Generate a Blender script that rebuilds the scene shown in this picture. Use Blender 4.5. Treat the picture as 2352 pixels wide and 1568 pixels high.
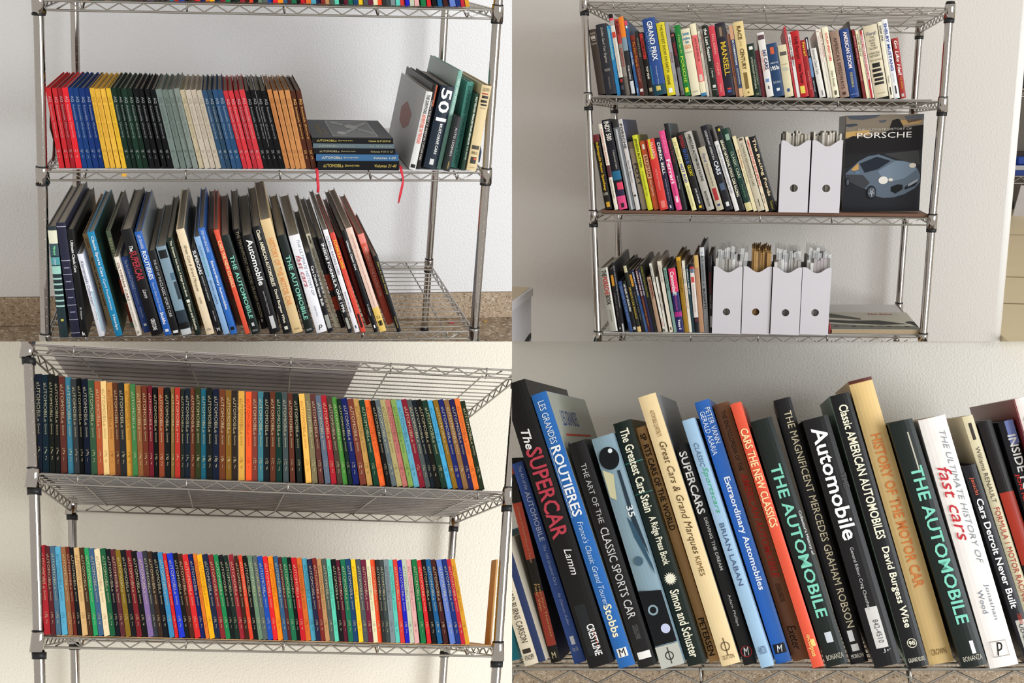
import bpy, bmesh, math, random
from mathutils import Matrix, Vector
random.seed(7)
scene = bpy.context.scene
for o in list(bpy.data.objects):
    bpy.data.objects.remove(o, do_unlink=True)
C = scene.collection
CAMZ = 1.5
# ------------------------------------------------------------------ camera, world, lights
cam = bpy.data.cameras.new('camera')
cam.sensor_width = 36.0
cam.lens = 2400.0 / 2352.0 * 36.0
cam.clip_start = 0.05
camo = bpy.data.objects.new('camera', cam)
camo.location = (0, 0, CAMZ)
camo.rotation_euler = (math.radians(90), 0, 0)
C.objects.link(camo)
scene.camera = camo
w = bpy.data.worlds.new('daylight')
scene.world = w
w.use_nodes = True
bg = w.node_tree.nodes['Background']
bg.inputs[0].default_value = (1.0, 0.95, 0.87, 1)
bg.inputs[1].default_value = 0.86
def area(name, loc, aim, size, sizey, power, col, spread=180):
    l = bpy.data.lights.new(name, 'AREA')
    l.shape = 'RECTANGLE'; l.size = size; l.size_y = sizey
    l.energy = power; l.color = col; l.spread = math.radians(spread)
    o = bpy.data.objects.new(name, l)
    o.location = loc
    o.rotation_euler = (Vector(aim) - Vector(loc)).to_track_quat('-Z', 'Y').to_euler()
    C.objects.link(o)
    return o
area('garage_door_daylight', (3.1, -0.5, CAMZ - 0.3), (-0.2, 3.2, CAMZ), 2.4, 2.4, 180, (0.93, 0.97, 1.0))
vs = scene.view_settings
vs.view_transform = 'Standard'
vs.look = 'None'
vs.gamma = 1.0
vs.use_curve_mapping = False
vs.exposure = -0.27
# ------------------------------------------------------------------ measured places (metres, in each shelf's own frame)
POSE={
 1:[(0.96464,-0.25387,0.07093,-0.47992),(0.26257,0.90189,-0.34300,2.12013),(0.02311,0.34949,0.93665,0.32796)],
 2:[(0.97523,0.22112,-0.00489,0.68359),(-0.21773,0.95592,-0.19701,2.89529),(-0.03889,0.19319,0.98039,0.47035)],
 3:[(0.96951,-0.24501,0.00351,-0.43478),(0.23619,0.93824,0.25281,1.98405),(-0.06523,-0.24427,0.96751,-0.28390)],
 4:[(0.96880,0.24295,-0.04900,0.67375),(-0.23654,0.96538,0.10995,2.75000),(0.07402,-0.09493,0.99273,-0.86052)],
}
LEVELS={
 1:[((-0.5593,0.0055,0.4291),(0.5895,0.0055,0.4722),(-0.5620,0.7288,0.4291),(0.5921,0.7288,0.4722)),((-0.5820,-0.0009,0.0109),(0.5853,-0.0009,0.0305),(-0.5817,0.7277,0.0109),(0.5869,0.7277,0.0305)),((-0.6073,-0.0046,-0.4395),(0.5768,-0.0046,-0.4466),(-0.6136,0.7261,-0.4395),(0.5753,0.7261,-0.4466))],
 2:[((-0.4938,0.0063,0.4659),(0.4673,0.0063,0.4205),(-0.4650,0.5140,0.4659),(0.4665,0.5140,0.4205)),((-0.4781,-0.0072,0.2068),(0.4649,-0.0072,0.1840),(-0.4726,0.5247,0.2068),(0.4666,0.5247,0.1840)),((-0.4614,0.0026,-0.1230),(0.4614,0.0026,-0.1231),(-0.4563,0.5248,-0.1230),(0.4645,0.5248,-0.1231)),((-0.4433,-0.0017,-0.4772),(0.4597,-0.0017,-0.4494),(-0.4437,0.5311,-0.4772),(0.4634,0.5311,-0.4494))],
 3:[((-0.6348,-0.0064,0.3386),(0.6108,-0.0064,0.3477),(-0.5850,0.6779,0.3386),(0.6013,0.6779,0.3477)),((-0.5856,-0.0153,0.0214),(0.5843,-0.0153,0.0123),(-0.6013,0.7048,0.0214),(0.5800,0.7048,0.0123)),((-0.5395,0.0217,-0.3548),(0.5670,0.0217,-0.3822),(-0.5556,0.7051,-0.3548),(0.5583,0.7051,-0.3822))],
 4:[((-1.1000,0.0000,0.0000),(1.1000,0.0000,0.0000),(-1.1000,0.8500,0.0000),(1.1000,0.8500,0.0000))],
}
# each book: foot x, y, z on its shelf, lean, thickness, height, depth, colour, print
ROWS={
 '1c':[
  (-0.5715,-0.012,-0.4358,-0.0245,0.0214,0.3065,0.50,'24353a',[["#","2b363c",0.0,0.03],["#","e6e6cf",0.035,0.15],["#","3b555c",0.15,0.26],["t","Marque","9fb",0.17,0.25,0.4,0.0,"i"],["#","4f9aa0",0.27,0.34],["t","Lemon","cde",0.28,0.34,0.35,0.0,"i"],["#","9fd0c4",0.35,0.42],["#","a9cfc6",0.455,0.47],["#","a9cfc6",0.505,0.52],["#","a9cfc6",0.555,0.57],["#","a9cfc6",0.605,0.62],["#","a9cfc6",0.655,0.67],["#","a9cfc6",0.705,0.72],["#","cfc85a",0.83,0.85,0.4,0.7]]),
  (-0.5412,-0.012,-0.4360,-0.0511,0.0224,0.3165,0.50,'23253c',[["#","b9b9c9",0.03,0.035],["#","b9b9c9",0.32,0.325],["#","b9b9c9",0.44,0.445],["#","b9b9c9",0.57,0.575],["#","b9b9c9",0.71,0.715],["#","b9b9c9",0.84,0.845],["#","b9b9c9",0.96,0.965],["#","8f90a8",0.38,0.39,0.2,0.8],["#","8f90a8",0.5,0.51,0.2,0.8],["#","8f90a8",0.64,0.65,0.2,0.8],["#","8f90a8",0.77,0.78,0.2,0.8]]),
  (-0.5168,-0.012,-0.4361,-0.0524,0.0162,0.2994,0.50,'0e0f12',[["t","Ultimate Classic Cars","f2f2f2",0.1,0.39,0.42,0.0,"b"],["t","M. Hobson","ddd",0.72,0.83,0.3,0.0],["t","k","fff",0.95,0.985,0.5,0.0,"hb"]]),
  (-0.4721,-0.012,-0.4364,-0.1707,0.0146,0.2351,0.50,'e9ebf4',[["t","Klemantaski Collection","55587a",0.08,0.6,0.5,0.0,"i"],["t","the art of the car","777",0.6,0.8,0.25,0.1,"i"],["#","9fc9d8",0.45,0.94,0.78,1.0]]),
  (-0.4527,0.050,-0.4365,-0.1859,0.0145,0.2743,0.50,'c8a676',[["t","QUEEN","6b5a38",0.04,0.14,0.5,0.0],["t","Sports cars of the world","2b241a",0.24,0.75,0.4,0.0,"b"]]),
  (-0.4293,-0.012,-0.4366,-0.1856,0.0179,0.2968,0.50,'1e86b4',[["R","1d3a32"],["t","Classic Sports Cars","e9f4f8",0.04,0.42,0.5,0.0,"b"],["t","Cyril Posthumus","e9f4f8",0.44,0.74,0.42,0.0],["t","Hamlyn","e9f4f8",0.79,0.94,0.45,0.0,"b"]]),
  (-0.3938,0.055,-0.4369,-0.1825,0.0120,0.2819,0.50,'6d8068',[["R","2a2c26"],["t","BENTLEYS","d8d2a0",0.07,0.36,0.6,0.0],["#","14110f",0.39,0.49],["#","b0452f",0.49,0.64],["#","15110f",0.64,0.73],["#","8a3a26",0.74,0.94]]),
  (-0.3746,-0.012,-0.4368,-0.2057,0.0122,0.2286,0.50,'ece3d6',[["t","OLYMPIAN CARS","7a4a3a",0.07,0.55,0.5,0.0],["t","RICHARD BURNS CARSON","8a7f78",0.57,0.88,0.28,0.0],["t","KNOPF","333",0.94,0.97,0.5,0.0,"h"]]),
  (-0.3572,0.012,-0.4371,-0.2219,0.0186,0.2225,0.50,'2e4a8c',[["t","The Art of the AUTOMOBILE","b9c8ea",0.04,0.42,0.4,0.0],["t","The 100 Greatest Cars","9fb0dc",0.43,0.62,0.25,0.0],["t","By Dennis Adler","b9c8ea",0.66,0.8,0.3,0.0],["#","e8e8e8",0.88,0.91,0.3,0.7]]),
  (-0.3363,-0.012,-0.4372,-0.2130,0.0293,0.3050,0.50,'111013',[["t","The","eee",0.15,0.2,0.32,-0.05,"ib"],["t","SUPERCAR","b33a48",0.2,0.47,0.62,0.0,"b"],["t","Lamm","ddd",0.56,0.64,0.35,0.05,"i"],["t","CRESTLINE","f2f2f2",0.84,0.95,0.36,0.0,"b"]]),
  (-0.3017,-0.012,-0.4374,-0.2187,0.0182,0.3001,0.50,'2a63b8',[["R","9aa3a8"],["t","LES GRANDES","dfe8f5",0.03,0.16,0.4,0.0],["t","ROUTIERES","f2f5fa",0.18,0.45,0.6,0.0,"b"],["t","France's Classic Grand Tourers","c9d8f0",0.48,0.76,0.32,0.0,"i"],["t","Stobbs","fff",0.77,0.89,0.5,0.0,"b"],["#","f4f4f4",0.94,0.965,0.25,0.75]]),
  (-0.2802,-0.012,-0.4375,-0.2231,0.0189,0.2471,0.50,'18191c',[["t","THE ART OF THE","c9c9c9",0.1,0.36,0.3,0.0],["t","CLASSIC SPORTS CAR","d9d9d9",0.37,0.78,0.4,0.0],["#","efefef",0.945,0.975,0.15,0.85]]),
  (-0.2562,-0.012,-0.4377,-0.2265,0.0258,0.2588,0.50,'7f98a8',[["#","15191d",0.04,0.13,0.1,0.9],["#","4a6a80",0.3,0.38,0.6,1.0],["#","26333d",0.4,0.6,0.7,1.0],["#","2a3640",0.72,0.86],["#","15171a",0.86,0.93],["#","cfd4d6",0.935,1.0]]),
  (-0.2213,-0.012,-0.4379,-0.2347,0.0166,0.2851,0.50,'16261f',[["t","The Greatest Cars Stein A Ridge Press Book","efe9cf",0.03,0.6,0.4,0.0,"b"],["#","f0eddc",0.63,0.66,0.25,0.75],["t","Simon and Schuster","efe9cf",0.67,0.95,0.4,0.0,"b"]]),
  (-0.2028,0.050,-0.4380,-0.2335,0.0111,0.2622,0.50,'c09a6a',[["t","SPORTS CARS OF THE WORLD","20180f",0.02,0.43,0.55,0.0,"b"],["t","PETERSEN","20180f",0.84,0.98,0.55,0.0,"b"]]),
  (-0.1908,-0.012,-0.4381,-0.2302,0.0213,0.3091,0.50,'ecd9b8',[["R","6f7276"],["t","Great Cars & Grand Marques","6a5a45",0.15,0.58,0.45,0.0,"i"],["t","KIMES","8a7a60",0.64,0.7,0.25,0.0],["t","DUTTON","55452f",0.94,0.96,0.5,0.0,"h"]]),
  (-0.1626,-0.012,-0.4382,-0.2513,0.0151,0.2580,0.50,'15161a',[["t","SUPERCARS","f2f2f2",0.03,0.3,0.55,0.0,"b"],["t","DRIVING THE DREAM","cfcfcf",0.32,0.6,0.25,0.0],["t","Adam Phillips","ddd",0.72,0.84,0.25,0.0],["t","M","eee",0.92,0.96,0.5,0.0,"h"]]),
  (-0.1443,-0.012,-0.4383,-0.2496,0.0158,0.2897,0.50,'8fb4dc',[["t","CLASSIC","5a7796",0.09,0.2,0.3,0.0,"i"],["t","Sportscars","4fae7a",0.2,0.4,0.42,0.0,"i"],["t","BRIAN LABAN","4a5f80",0.44,0.68,0.3,0.0]]),
  (-0.1250,-0.012,-0.4384,-0.2576,0.0171,0.3148,0.50,'2f6cc0',[["t","PETER VANN GERALD ASARIA","dfe9f5",0.02,0.22,0.4,0.0],["t","Extraordinary Automobiles","f4f7fb",0.3,0.76,0.5,0.0,"b"],["#","15171c",0.93,0.96,0.2,0.8]]),
  (-0.1060,0.060,-0.4386,-0.2573,0.0192,0.2928,0.50,'7c5a42',[["t","THE ENCYCLOPEDIA OF THE","3a2a1e",0.04,0.3,0.28,0.0],["t","AMERICAN AUTOMOBILE","b5382c",0.32,0.72,0.45,0.0,"b"]]),
  (-0.0855,-0.012,-0.4387,-0.2570,0.0125,0.3108,0.50,'e2563c',[["t","CARS THE NEW CLASSICS","f5d9a0",0.1,0.54,0.62,0.0,"b"]]),
  (-0.0673,-0.012,-0.4388,-0.2713,0.0226,0.2950,0.50,'14211e',[["t","THE AUTOMOBILE","86cdb8",0.2,0.84,0.5,0.0,"b"],["#","cfd4d6",0.885,0.92,0.3,0.6],["t","BONANZA","b9b9b9",0.955,0.975,0.6,0.0,"h"]]),
  (-0.0404,0.030,-0.4390,-0.2482,0.0200,0.3009,0.50,'121114',[["t","THE MAGNIFICENT MERCEDES GRAHAM ROBSON","d9cfb0",0.02,0.88,0.4,0.0],["#","d9d9d9",0.9,0.93,0.3,0.5]]),
  (-0.0186,-0.012,-0.4391,-0.2499,0.0291,0.2938,0.50,'111114',[["t","Automobile","f4f4f4",0.04,0.5,0.55,0.05,"b"],["t","THE","666",0.25,0.3,0.2,0.4],["t","General Editor: Craig Cheetham","bdbdbd",0.56,0.8,0.18,0.0],["#","c9c9c9",0.82,0.95,0.35,0.75]]),
  (0.0187,-0.012,-0.4393,-0.2572,0.0237,0.3208,0.50,'121216',[["t","Classic AMERICAN AUTOMOBILES","f1ead0",0.03,0.55,0.42,0.0,"b"],["t","David Burgess Wise","f1ead0",0.58,0.9,0.4,0.0,"b"],["#","d9d9c9",0.935,0.965,0.3,0.7]]),
  (0.0457,-0.012,-0.4395,-0.2608,0.0282,0.3416,0.50,'dcc190',[["t","HISTORY OF THE MOTOR CAR","e39a5e",0.16,0.75,0.5,0.0,"b"],["t","CROWN","8a7040",0.955,0.97,0.5,0.0,"h"]]),
  (0.0813,-0.012,-0.4397,-0.2697,0.0245,0.2963,0.50,'15201d',[["t","THE AUTOMOBILE","86cdb8",0.2,0.86,0.5,0.0,"b"],["t","BONANZA","c9c9c9",0.955,0.975,0.6,0.0,"h"]]),
  (0.1125,-0.012,-0.4399,-0.2702,0.0299,0.2967,0.50,'eeeef4',[["t","fast cars","b5404a",0.2,0.52,0.42,-0.15,"i"],["t","THE ULTIMATE HISTORY OF","8a92a5",0.05,0.62,0.26,0.22,"i"],["t","Jonathan Wood","8a92a5",0.72,0.83,0.22,0.0],["t","p","333",0.92,0.97,0.4,0.0,"hi"]]),
  (0.1441,-0.008,-0.4400,-0.2698,0.0167,0.2452,0.50,'14141a',[["t","Cars Detroit Never Built","f2f2f2",0.16,0.66,0.45,0.0,"b"],["#","9f9f9a",0.78,0.95,0.2,0.85]]),
  (0.1689,0.035,-0.4402,-0.2964,0.0126,0.2923,0.50,'d9d2b8',[["#","3a3a3a",0.02,0.1,0.35,0.65],["t","Williams RENAULT","5a5a5a",0.15,0.38,0.35,0.0],["t","FORMULA 1 MOTOR RACING BOOK","a5584a",0.4,0.85,0.35,0.0]]),
  (0.1853,0.030,-0.4403,-0.3050,0.0149,0.2825,0.50,'161214',[["#","a3341f",0.4,0.58],["#","a3341f",0.65,0.8]]),
  (0.2019,-0.012,-0.4404,-0.3056,0.0143,0.2916,0.50,'15161c',[["t","INSIDE FORMULA ONE 1996","f4f4f4",0.05,0.78,0.55,0.0,"b"],["#","a5a59a",0.84,0.96,0.25,0.75]]),
  (0.2217,-0.012,-0.4405,-0.3038,0.0134,0.3185,0.50,'edeaf0',[["t","CLASSIC RACING CARS","55607a",0.06,0.43,0.45,0.0],["t","David Hodges","55607a",0.6,0.8,0.4,0.0],["#","55607a",0.93,0.96,0.35,0.65]]),
  (0.2397,-0.012,-0.4406,-0.3084,0.0134,0.3102,0.50,'da4a3a',[["t","FORMULA ONE","f2c53a",0.07,0.35,0.6,0.0,"b"],["t","DAVID TREMAYNE","f0a080",0.47,0.64,0.22,0.0],["#","3a1a1a",0.81,0.95,0.25,0.75]]),
  (0.2624,0.050,-0.4407,-0.3154,0.0120,0.2786,0.50,'8f2d24',[["t","Carroll Smith","e09060",0.7,0.87,0.4,0.0]]),
  (0.2771,-0.012,-0.4408,-0.3198,0.0123,0.3192,0.50,'101014',[["t","Ultimate Classic Cars","f2f2f2",0.1,0.38,0.42,0.0,"b"],["t","M. Hobson","ddd",0.72,0.83,0.35,0.0],["#","fff",0.93,0.96,0.35,0.65]]),
  (0.2942,-0.012,-0.4409,-0.3279,0.0189,0.3264,0.50,'e8c9ba',[["t","CUSTOMIZED An Inspired Look At Low Riders and American Car Culture","b08a80",0.06,0.75,0.3,0.0],["#","e8c56a",0.76,1.0],["t","ICA","5a4a1a",0.84,0.87,0.5,0.0,"h"],["#","151515",0.89,0.94,0.2,0.8]]),
  (0.3242,0.050,-0.4411,-0.3283,0.0181,0.2913,0.50,'d4604e',[["#","e98a80",0.0,0.1],["t","HISTORY OF THE RACING CAR","f5c9bd",0.14,0.68,0.45,0.0]]),
  (0.3443,-0.012,-0.4412,-0.3211,0.0126,0.2405,0.50,'101114',[["R","8f959f"],["t","Stars In Auto Racing","c9b45a",0.07,0.5,0.45,0.0,"i"],["t","W Drew Brown","c9b45a",0.8,0.95,0.3,0.0,"i"]]),
 ],
 '1r':[
  (0.3628,0.000,0.0339,0.1809,0.0181,0.2182,0.42,'d6d6d4',[["L","b4b6b8"],["t","THE SURVIVORS","2a2a2a",0.04,0.28,0.5,0.0,"b"],["t","ADVENTURES ON THE ROAD","e0593a",0.29,0.66,0.55,0.0,"b"],["#","1a1a1a",0.93,0.975,0.15,0.85]]),
  (0.3848,0.020,0.0342,0.1673,0.0140,0.2349,0.44,'1a1413',[["#","b8552c",0.0,0.25,0.7,1.0],["t","Cadence THE BEST OF AMERICAN CUSTOM CARS","d9d0c9",0.18,0.9,0.4,0.0]]),
  (0.4043,0.010,0.0347,0.1727,0.0383,0.2311,0.40,'1c2836',[["t","501","f6f6f6",0.03,0.42,0.78,0.0,"b"],["t","MUST-DRIVE CARS","f0f0f0",0.45,0.82,0.2,0.1,"b"],["#","d9d9d9",0.88,0.95,0.35,0.65]]),
  (0.4441,0.015,0.0352,0.1773,0.0118,0.2754,0.42,'7fb0a4',[["L","98aaa4"],["t","GREAT AMERICAN AUTOMOBILES","e9f4ee",0.08,0.45,0.5,0.0]]),
  (0.4577,-0.020,0.0354,0.1719,0.0163,0.1539,0.30,'2a2a2d',[["t","AUTO LEGENDS","d9d9d9",0.2,0.72,0.35,0.0],["t","MERRELL","e0c96a",0.82,0.96,0.2,0.0]]),
  (0.4877,0.030,0.0360,0.1419,0.0194,0.2424,0.42,'4f9488',[["t","DESIGNING TOMORROW'S CARS","1f5048",0.05,0.95,0.4,0.0]]),
  (0.5100,-0.005,0.0362,0.1333,0.0120,0.2152,0.36,'1d3a2c',[["t","INDY RECORD BREAKERS FROM ABINGDON","dfe8d5",0.04,0.66,0.45,0.0,"b"],["t","PETE ARCHER","cfd8c5",0.68,0.86,0.35,0.0]]),
  (0.5239,-0.012,0.0366,0.1281,0.0275,0.2383,0.36,'d8c397',[["t","CLASSIC CAR PROFILES","5a4a3a",0.03,0.07,0.7,0.0,"h"],["#","a8402f",0.09,0.105,0.15,0.8],["#","2a2420",0.12,0.15,0.2,0.85],["#","2a2420",0.17,0.2,0.15,0.8],["#","2a2420",0.215,0.235,0.2,0.85],["t","VOLUME 1","6a5a4a",0.255,0.27,0.6,0.0,"h"],["#","4a463c",0.7,0.745,0.12,0.88],["t","BRG","5a5040",0.77,0.805,0.6,0.0,"h"],["#","3a3a34",0.835,0.915,0.2,0.8],["#","c9503a",0.845,0.87,0.5,0.78],["t","HAYNES","6a5a3a",0.955,0.965,0.55,0.0,"h"]]),
 ],
 '2a':[
  (-0.4515,0.012,0.2119,-0.1662,0.0211,0.1811,0.30,'3a302a',[["t","Grand Prix","b5a99a",0.04,0.08,0.7,0.0,"h"],["#","a99f94",0.1,0.15,0.15,0.75],["t","1961","d9d0c5",0.16,0.18,0.5,0.0,"h"],["t","Legends","a99f94",0.2,0.24,0.7,0.0,"h"]]),
  (-0.4293,0.012,0.2113,-0.1669,0.0299,0.1950,0.30,'2c2c33',[["t","Golden Sand Year Engines","b9b4aa",0.05,0.55,0.3,0.0,"i"],["t","WILMER BEAR","a9a49a",0.63,0.67,0.55,0.0,"h"],["t","Hampton","8a867e",0.75,0.92,0.2,0.0,"i"]]),
  (-0.3976,0.012,0.2107,-0.1707,0.0098,0.1921,0.30,'2b7fb5',[["#","4aa5c5",0.0,0.5,0.0,0.4],["t","Adventures from Lime Rock","d9e9b5",0.05,0.48,0.4,0.0]]),
  (-0.3850,0.012,0.2104,-0.1812,0.0118,0.2241,0.30,'d9d4c9',[["#","1a1414",0.0,0.05],["#","d84a5a",0.05,0.08],["#","a9a4a4",0.08,0.14],["#","c9443a",0.22,0.29,0.1,0.9],["t","The Story and Glory of Car Competition 1960","8a857c",0.3,0.72,0.3,0.0],["#","15161c",0.78,1.0],["#","a5302a",0.8,0.84,0.2,0.8],["#","4a4a55",0.88,0.93,0.2,0.8]]),
  (-0.3718,0.012,0.2101,-0.1739,0.0104,0.2099,0.30,'8a827a',[["#","a83a34",0.0,0.32],["t","RUSSIAN","3a1a1a",0.03,0.2,0.6,0.0,"b"],["t","CORVETTE","b03a34",0.38,0.62,0.6,0.0,"b"],["#","6a645c",0.75,1.0]]),
  (-0.3599,0.012,0.2098,-0.1774,0.0138,0.2160,0.30,'2a2a2c',[["#","e8802a",0.0,0.26],["#","7f93a0",0.26,0.43],["t","ST LUKES A NICE PLAY","e9e9e9",0.62,0.8,0.3,0.0,"b"],["#","c9ccd0",0.82,0.98,0.3,1.0]]),
  (-0.3413,0.012,0.2094,-0.1958,0.0074,0.2069,0.30,'2f5a8c',[["#","d84a5a",0.0,0.06],["#","e9e9e9",0.07,0.1,0.2,0.8],["t","NIGEL REBEL","d9e0ea",0.42,0.6,0.5,0.0],["t","Thomas","d9e0ea",0.9,0.97,0.5,0.0,"i"]]),
  (-0.3331,0.012,0.2091,-0.1906,0.0129,0.1661,0.30,'5a231c',[["#","7a2a20",0.0,0.08],["t","The Kart Wizards","c97a2a",0.1,0.52,0.5,0.0,"b"],["t","STEVE MATCHETT","b98a7a",0.55,0.78,0.35,0.0],["#","d9d4cf",0.89,0.94,0.2,0.8]]),
  (-0.3190,0.012,0.2088,-0.1875,0.0094,0.1778,0.30,'2c2826',[["t","WHITE LIES","9a948c",0.1,0.4,0.45,0.0]]),
  (-0.3071,0.012,0.2085,-0.1974,0.0134,0.1743,0.30,'17100f',[["#","b8302e",0.02,0.42,0.15,0.75],["t","FORMULA 1","1a1010",0.1,0.4,0.35,0.0,"b"],["t","TOP TENS","e5e0d5",0.54,0.74,0.42,0.0,"b"],["#","a59a7a",0.88,0.94,0.2,0.8]]),
  (-0.2928,0.012,0.2079,-0.1888,0.0345,0.2104,0.30,'2a4a8a',[["t","GRAND PRIX","f0f0f2",0.04,0.55,0.42,0.05,"b"],["t","CENTURY","7fa0c0",0.17,0.48,0.24,-0.22],["t","Christopher Hilton","c9d5e5",0.62,0.86,0.12,0.0],["#","2f7aa8",0.6,0.85,0.0,0.12],["#","1a4454",0.86,1.0],["#","d9c56a",0.88,0.94,0.25,0.6]]),
  (-0.2562,0.012,0.2072,-0.1871,0.0225,0.1994,0.30,'d8c92c',[["t","THE FASTEST SHOW ON EARTH","3a3416",0.03,0.68,0.33,0.05],["t","CHICANE","2a2410",0.72,0.85,0.3,-0.05,"b"],["#","f2f2ea",0.9,0.96,0.25,0.7]]),
  (-0.2325,0.012,0.2067,-0.1848,0.0097,0.1993,0.30,'9a999e',[["t","PORSCHE","7a3a2a",0.4,0.54,0.5,0.0],["t","996 LEGEND","5a5a5a",0.7,0.8,0.35,0.0]]),
  (-0.2192,0.012,0.2064,-0.1998,0.0106,0.1743,0.30,'2a2022',[["#","a85a4a",0.03,0.06,0.2,0.8],["t","PROST","a82a34",0.16,0.37,0.5,0.0,"b"],["#","6a6a6a",0.55,0.98,0.1,0.95],["t","FERT","2a2a2a",0.92,0.96,0.6,0.0,"h"]]),
  (-0.2077,0.012,0.2061,-0.1885,0.0158,0.1935,0.30,'1f7a34',[["t","A Sixty Year Art","b9d87a",0.13,0.4,0.45,0.0,"i"],["t","PORSCHE","c9e04a",0.44,0.81,0.5,0.0],["#","d8d82a",0.88,0.95,0.2,0.75]]),
  (-0.1895,0.012,0.2055,-0.1970,0.0245,0.1830,0.30,'e2dabc',[["t","500","2a7aa8",0.06,0.1,0.7,0.0,"hb"],["t","miles","2a7aa8",0.125,0.165,0.8,0.0,"hb"],["t","to","2a7aa8",0.18,0.22,0.4,0.0,"hb"],["t","GO","e08a5a",0.24,0.3,0.65,0.0,"hb"],["t","BLOEMKER","6a6a5a",0.345,0.36,0.8,0.0,"h"],["t","COWARD McCANN","7a745a",0.93,0.95,0.6,0.0,"h"]]),
  (-0.1638,0.012,0.2050,-0.1893,0.0154,0.1973,0.30,'e8dfbe',[["#","e06a6a",0.16,0.8,0.0,1.0],["t","SAGA OF THE INDY SPECIAL CARS","3a2a2a",0.2,0.52,0.35,0.1],["#","d8d0c0",0.7,0.79,0.2,0.75],["#","3a7aa5",0.955,1.0]]),
  (-0.1475,0.020,0.2047,-0.1813,0.0065,0.1782,0.30,'e2dcd0',[["t","FIFTY YEARS OF THE INDY","3a3030",0.04,0.34,0.5,0.0],["t","CONTENDERS","7a7068",0.4,0.68,0.4,0.0]]),
  (-0.1393,0.024,0.2045,-0.1868,0.0060,0.1758,0.30,'dcd6ce',[["t","INDY CARS 2011","b54a5a",0.03,0.4,0.5,0.0]]),
  (-0.1316,0.012,0.2042,-0.1924,0.0160,0.1926,0.30,'1c231c',[["t","the Last Season","e5e5da",0.04,0.5,0.55,0.0,"b"],["t","J. Hawley","d9d9ce",0.6,0.74,0.4,0.0,"i"],["#","cfcfca",0.84,0.88,0.25,0.75],["#","cfcfca",0.905,0.91,0.1,0.9]]),
  (-0.1147,0.012,0.2038,-0.1893,0.0164,0.1914,0.30,'c9404e',[["t","McLAREN","eab5a5",0.12,0.4,0.35,0.0],["t","YOUNG","eab5a5",0.52,0.7,0.35,0.0],["t","FERRIS","e9a59a",0.82,0.94,0.3,0.0]]),
  (-0.0974,0.012,0.2033,-0.1837,0.0266,0.1979,0.30,'231f2e',[["#","3a3230",0.04,0.2,0.1,0.85],["#","8a7260",0.06,0.18,0.35,0.6],["t","MANSELL","cfae3a",0.26,0.72,0.55,0.05,"b"],["#","c94a3a",0.89,0.91,0.3,0.7],["#","3a5aa5",0.92,0.95,0.3,0.7]]),
  (-0.0684,0.018,0.2028,-0.1912,0.0084,0.1706,0.30,'a5705a',[["t","Tales of an American Racer","6a3a2a",0.3,0.68,0.4,0.0]]),
  (-0.0588,0.012,0.2026,-0.1936,0.0098,0.1934,0.30,'c99a7a',[["#","3a4a6a",0.2,0.88],["t","IN COMPETITION","f2ede5",0.21,0.55,0.45,0.0,"b"],["t","JOHNSON","eee5da",0.6,0.82,0.4,0.0],["#","d9b58a",0.89,1.0]]),
  (-0.0481,0.012,0.2021,-0.1865,0.0273,0.2008,0.30,'dcc58c',[["R","a89c80"],["t","RACE","5a4424",0.06,0.24,0.38,0.0,"b"],["t","of the","8a7a50",0.26,0.33,0.2,0.0,"i"],["t","CENTURY","5a4424",0.36,0.64,0.38,0.0,"b"],["#","7a6434",0.68,0.9,0.3,0.66],["#","7a6434",0.94,0.96,0.45,0.6]]),
  (-0.0193,0.012,0.2015,-0.1891,0.0193,0.1428,0.30,'16291f',[["#","e5e5da",0.05,0.11,0.25,0.75],["t","EXTRAORDINARY AUTOMOBILES","c9cfb5",0.25,0.85,0.25,-0.1],["t","THE ILLUSTRATED ENCYCLOPEDIA OF","a9af95",0.3,0.78,0.18,0.25],["t","CRS","a9af95",0.93,0.97,0.4,0.0,"h"]]),
  (0.0010,0.020,0.2011,-0.1869,0.0108,0.1269,0.30,'74303a',[["t","THE RACERS","a5606a",0.25,0.7,0.35,0.0]]),
  (0.0140,0.012,0.2007,-0.1976,0.0184,0.1732,0.30,'dcd8d4',[["#","5a4048",0.04,0.11,0.05,0.95],["t","365 CARS","2a2a5a",0.27,0.58,0.5,0.15,"b"],["t","YOU MUST DRIVE","e0684a",0.28,0.6,0.22,-0.25],["#","6a8ab5",0.72,0.77,0.2,0.7],["t","I","2a2a2a",0.83,0.88,0.15,0.0,"h"]]),
  (0.0333,0.012,0.2001,-0.1952,0.0275,0.1431,0.30,'223e63',[["#","c95a3a",0.07,0.2,0.3,0.65],["t","AMERICAN CARS","d9dfe5",0.35,0.38,0.75,0.0,"h"],["t","1950s","f2f2f2",0.42,0.5,0.8,0.0,"hb"],["t","By the Editors","b9c5d0",0.7,0.76,0.7,0.0,"h"],["#","d9dfe5",0.84,0.89,0.35,0.65]]),
  (0.0624,0.012,0.1995,-0.1931,0.0230,0.1393,0.30,'d2c7a5',[["#","55504a",0.13,0.2,0.15,0.9],["t","Automobiles","8a8060",0.36,0.38,0.7,0.0,"h"],["t","1930s","b5c0c0",0.43,0.5,0.75,0.0,"h"],["#","2a4a7a",0.84,0.9,0.35,0.65]]),
  (0.0883,0.012,0.1991,-0.2057,0.0056,0.1908,0.34,'b0343c',[["t","WORLD CAR 1965","e9a5a5",0.12,0.65,0.5,0.0]]),
  (0.0946,0.012,0.1989,-0.2005,0.0079,0.1694,0.30,'dedad8',[["t","WORLD CAR GUIDE TODAY","2a2a2a",0.04,0.5,0.5,0.0,"b"],["#","b02a2a",0.35,0.4,0.1,0.9]]),
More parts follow.
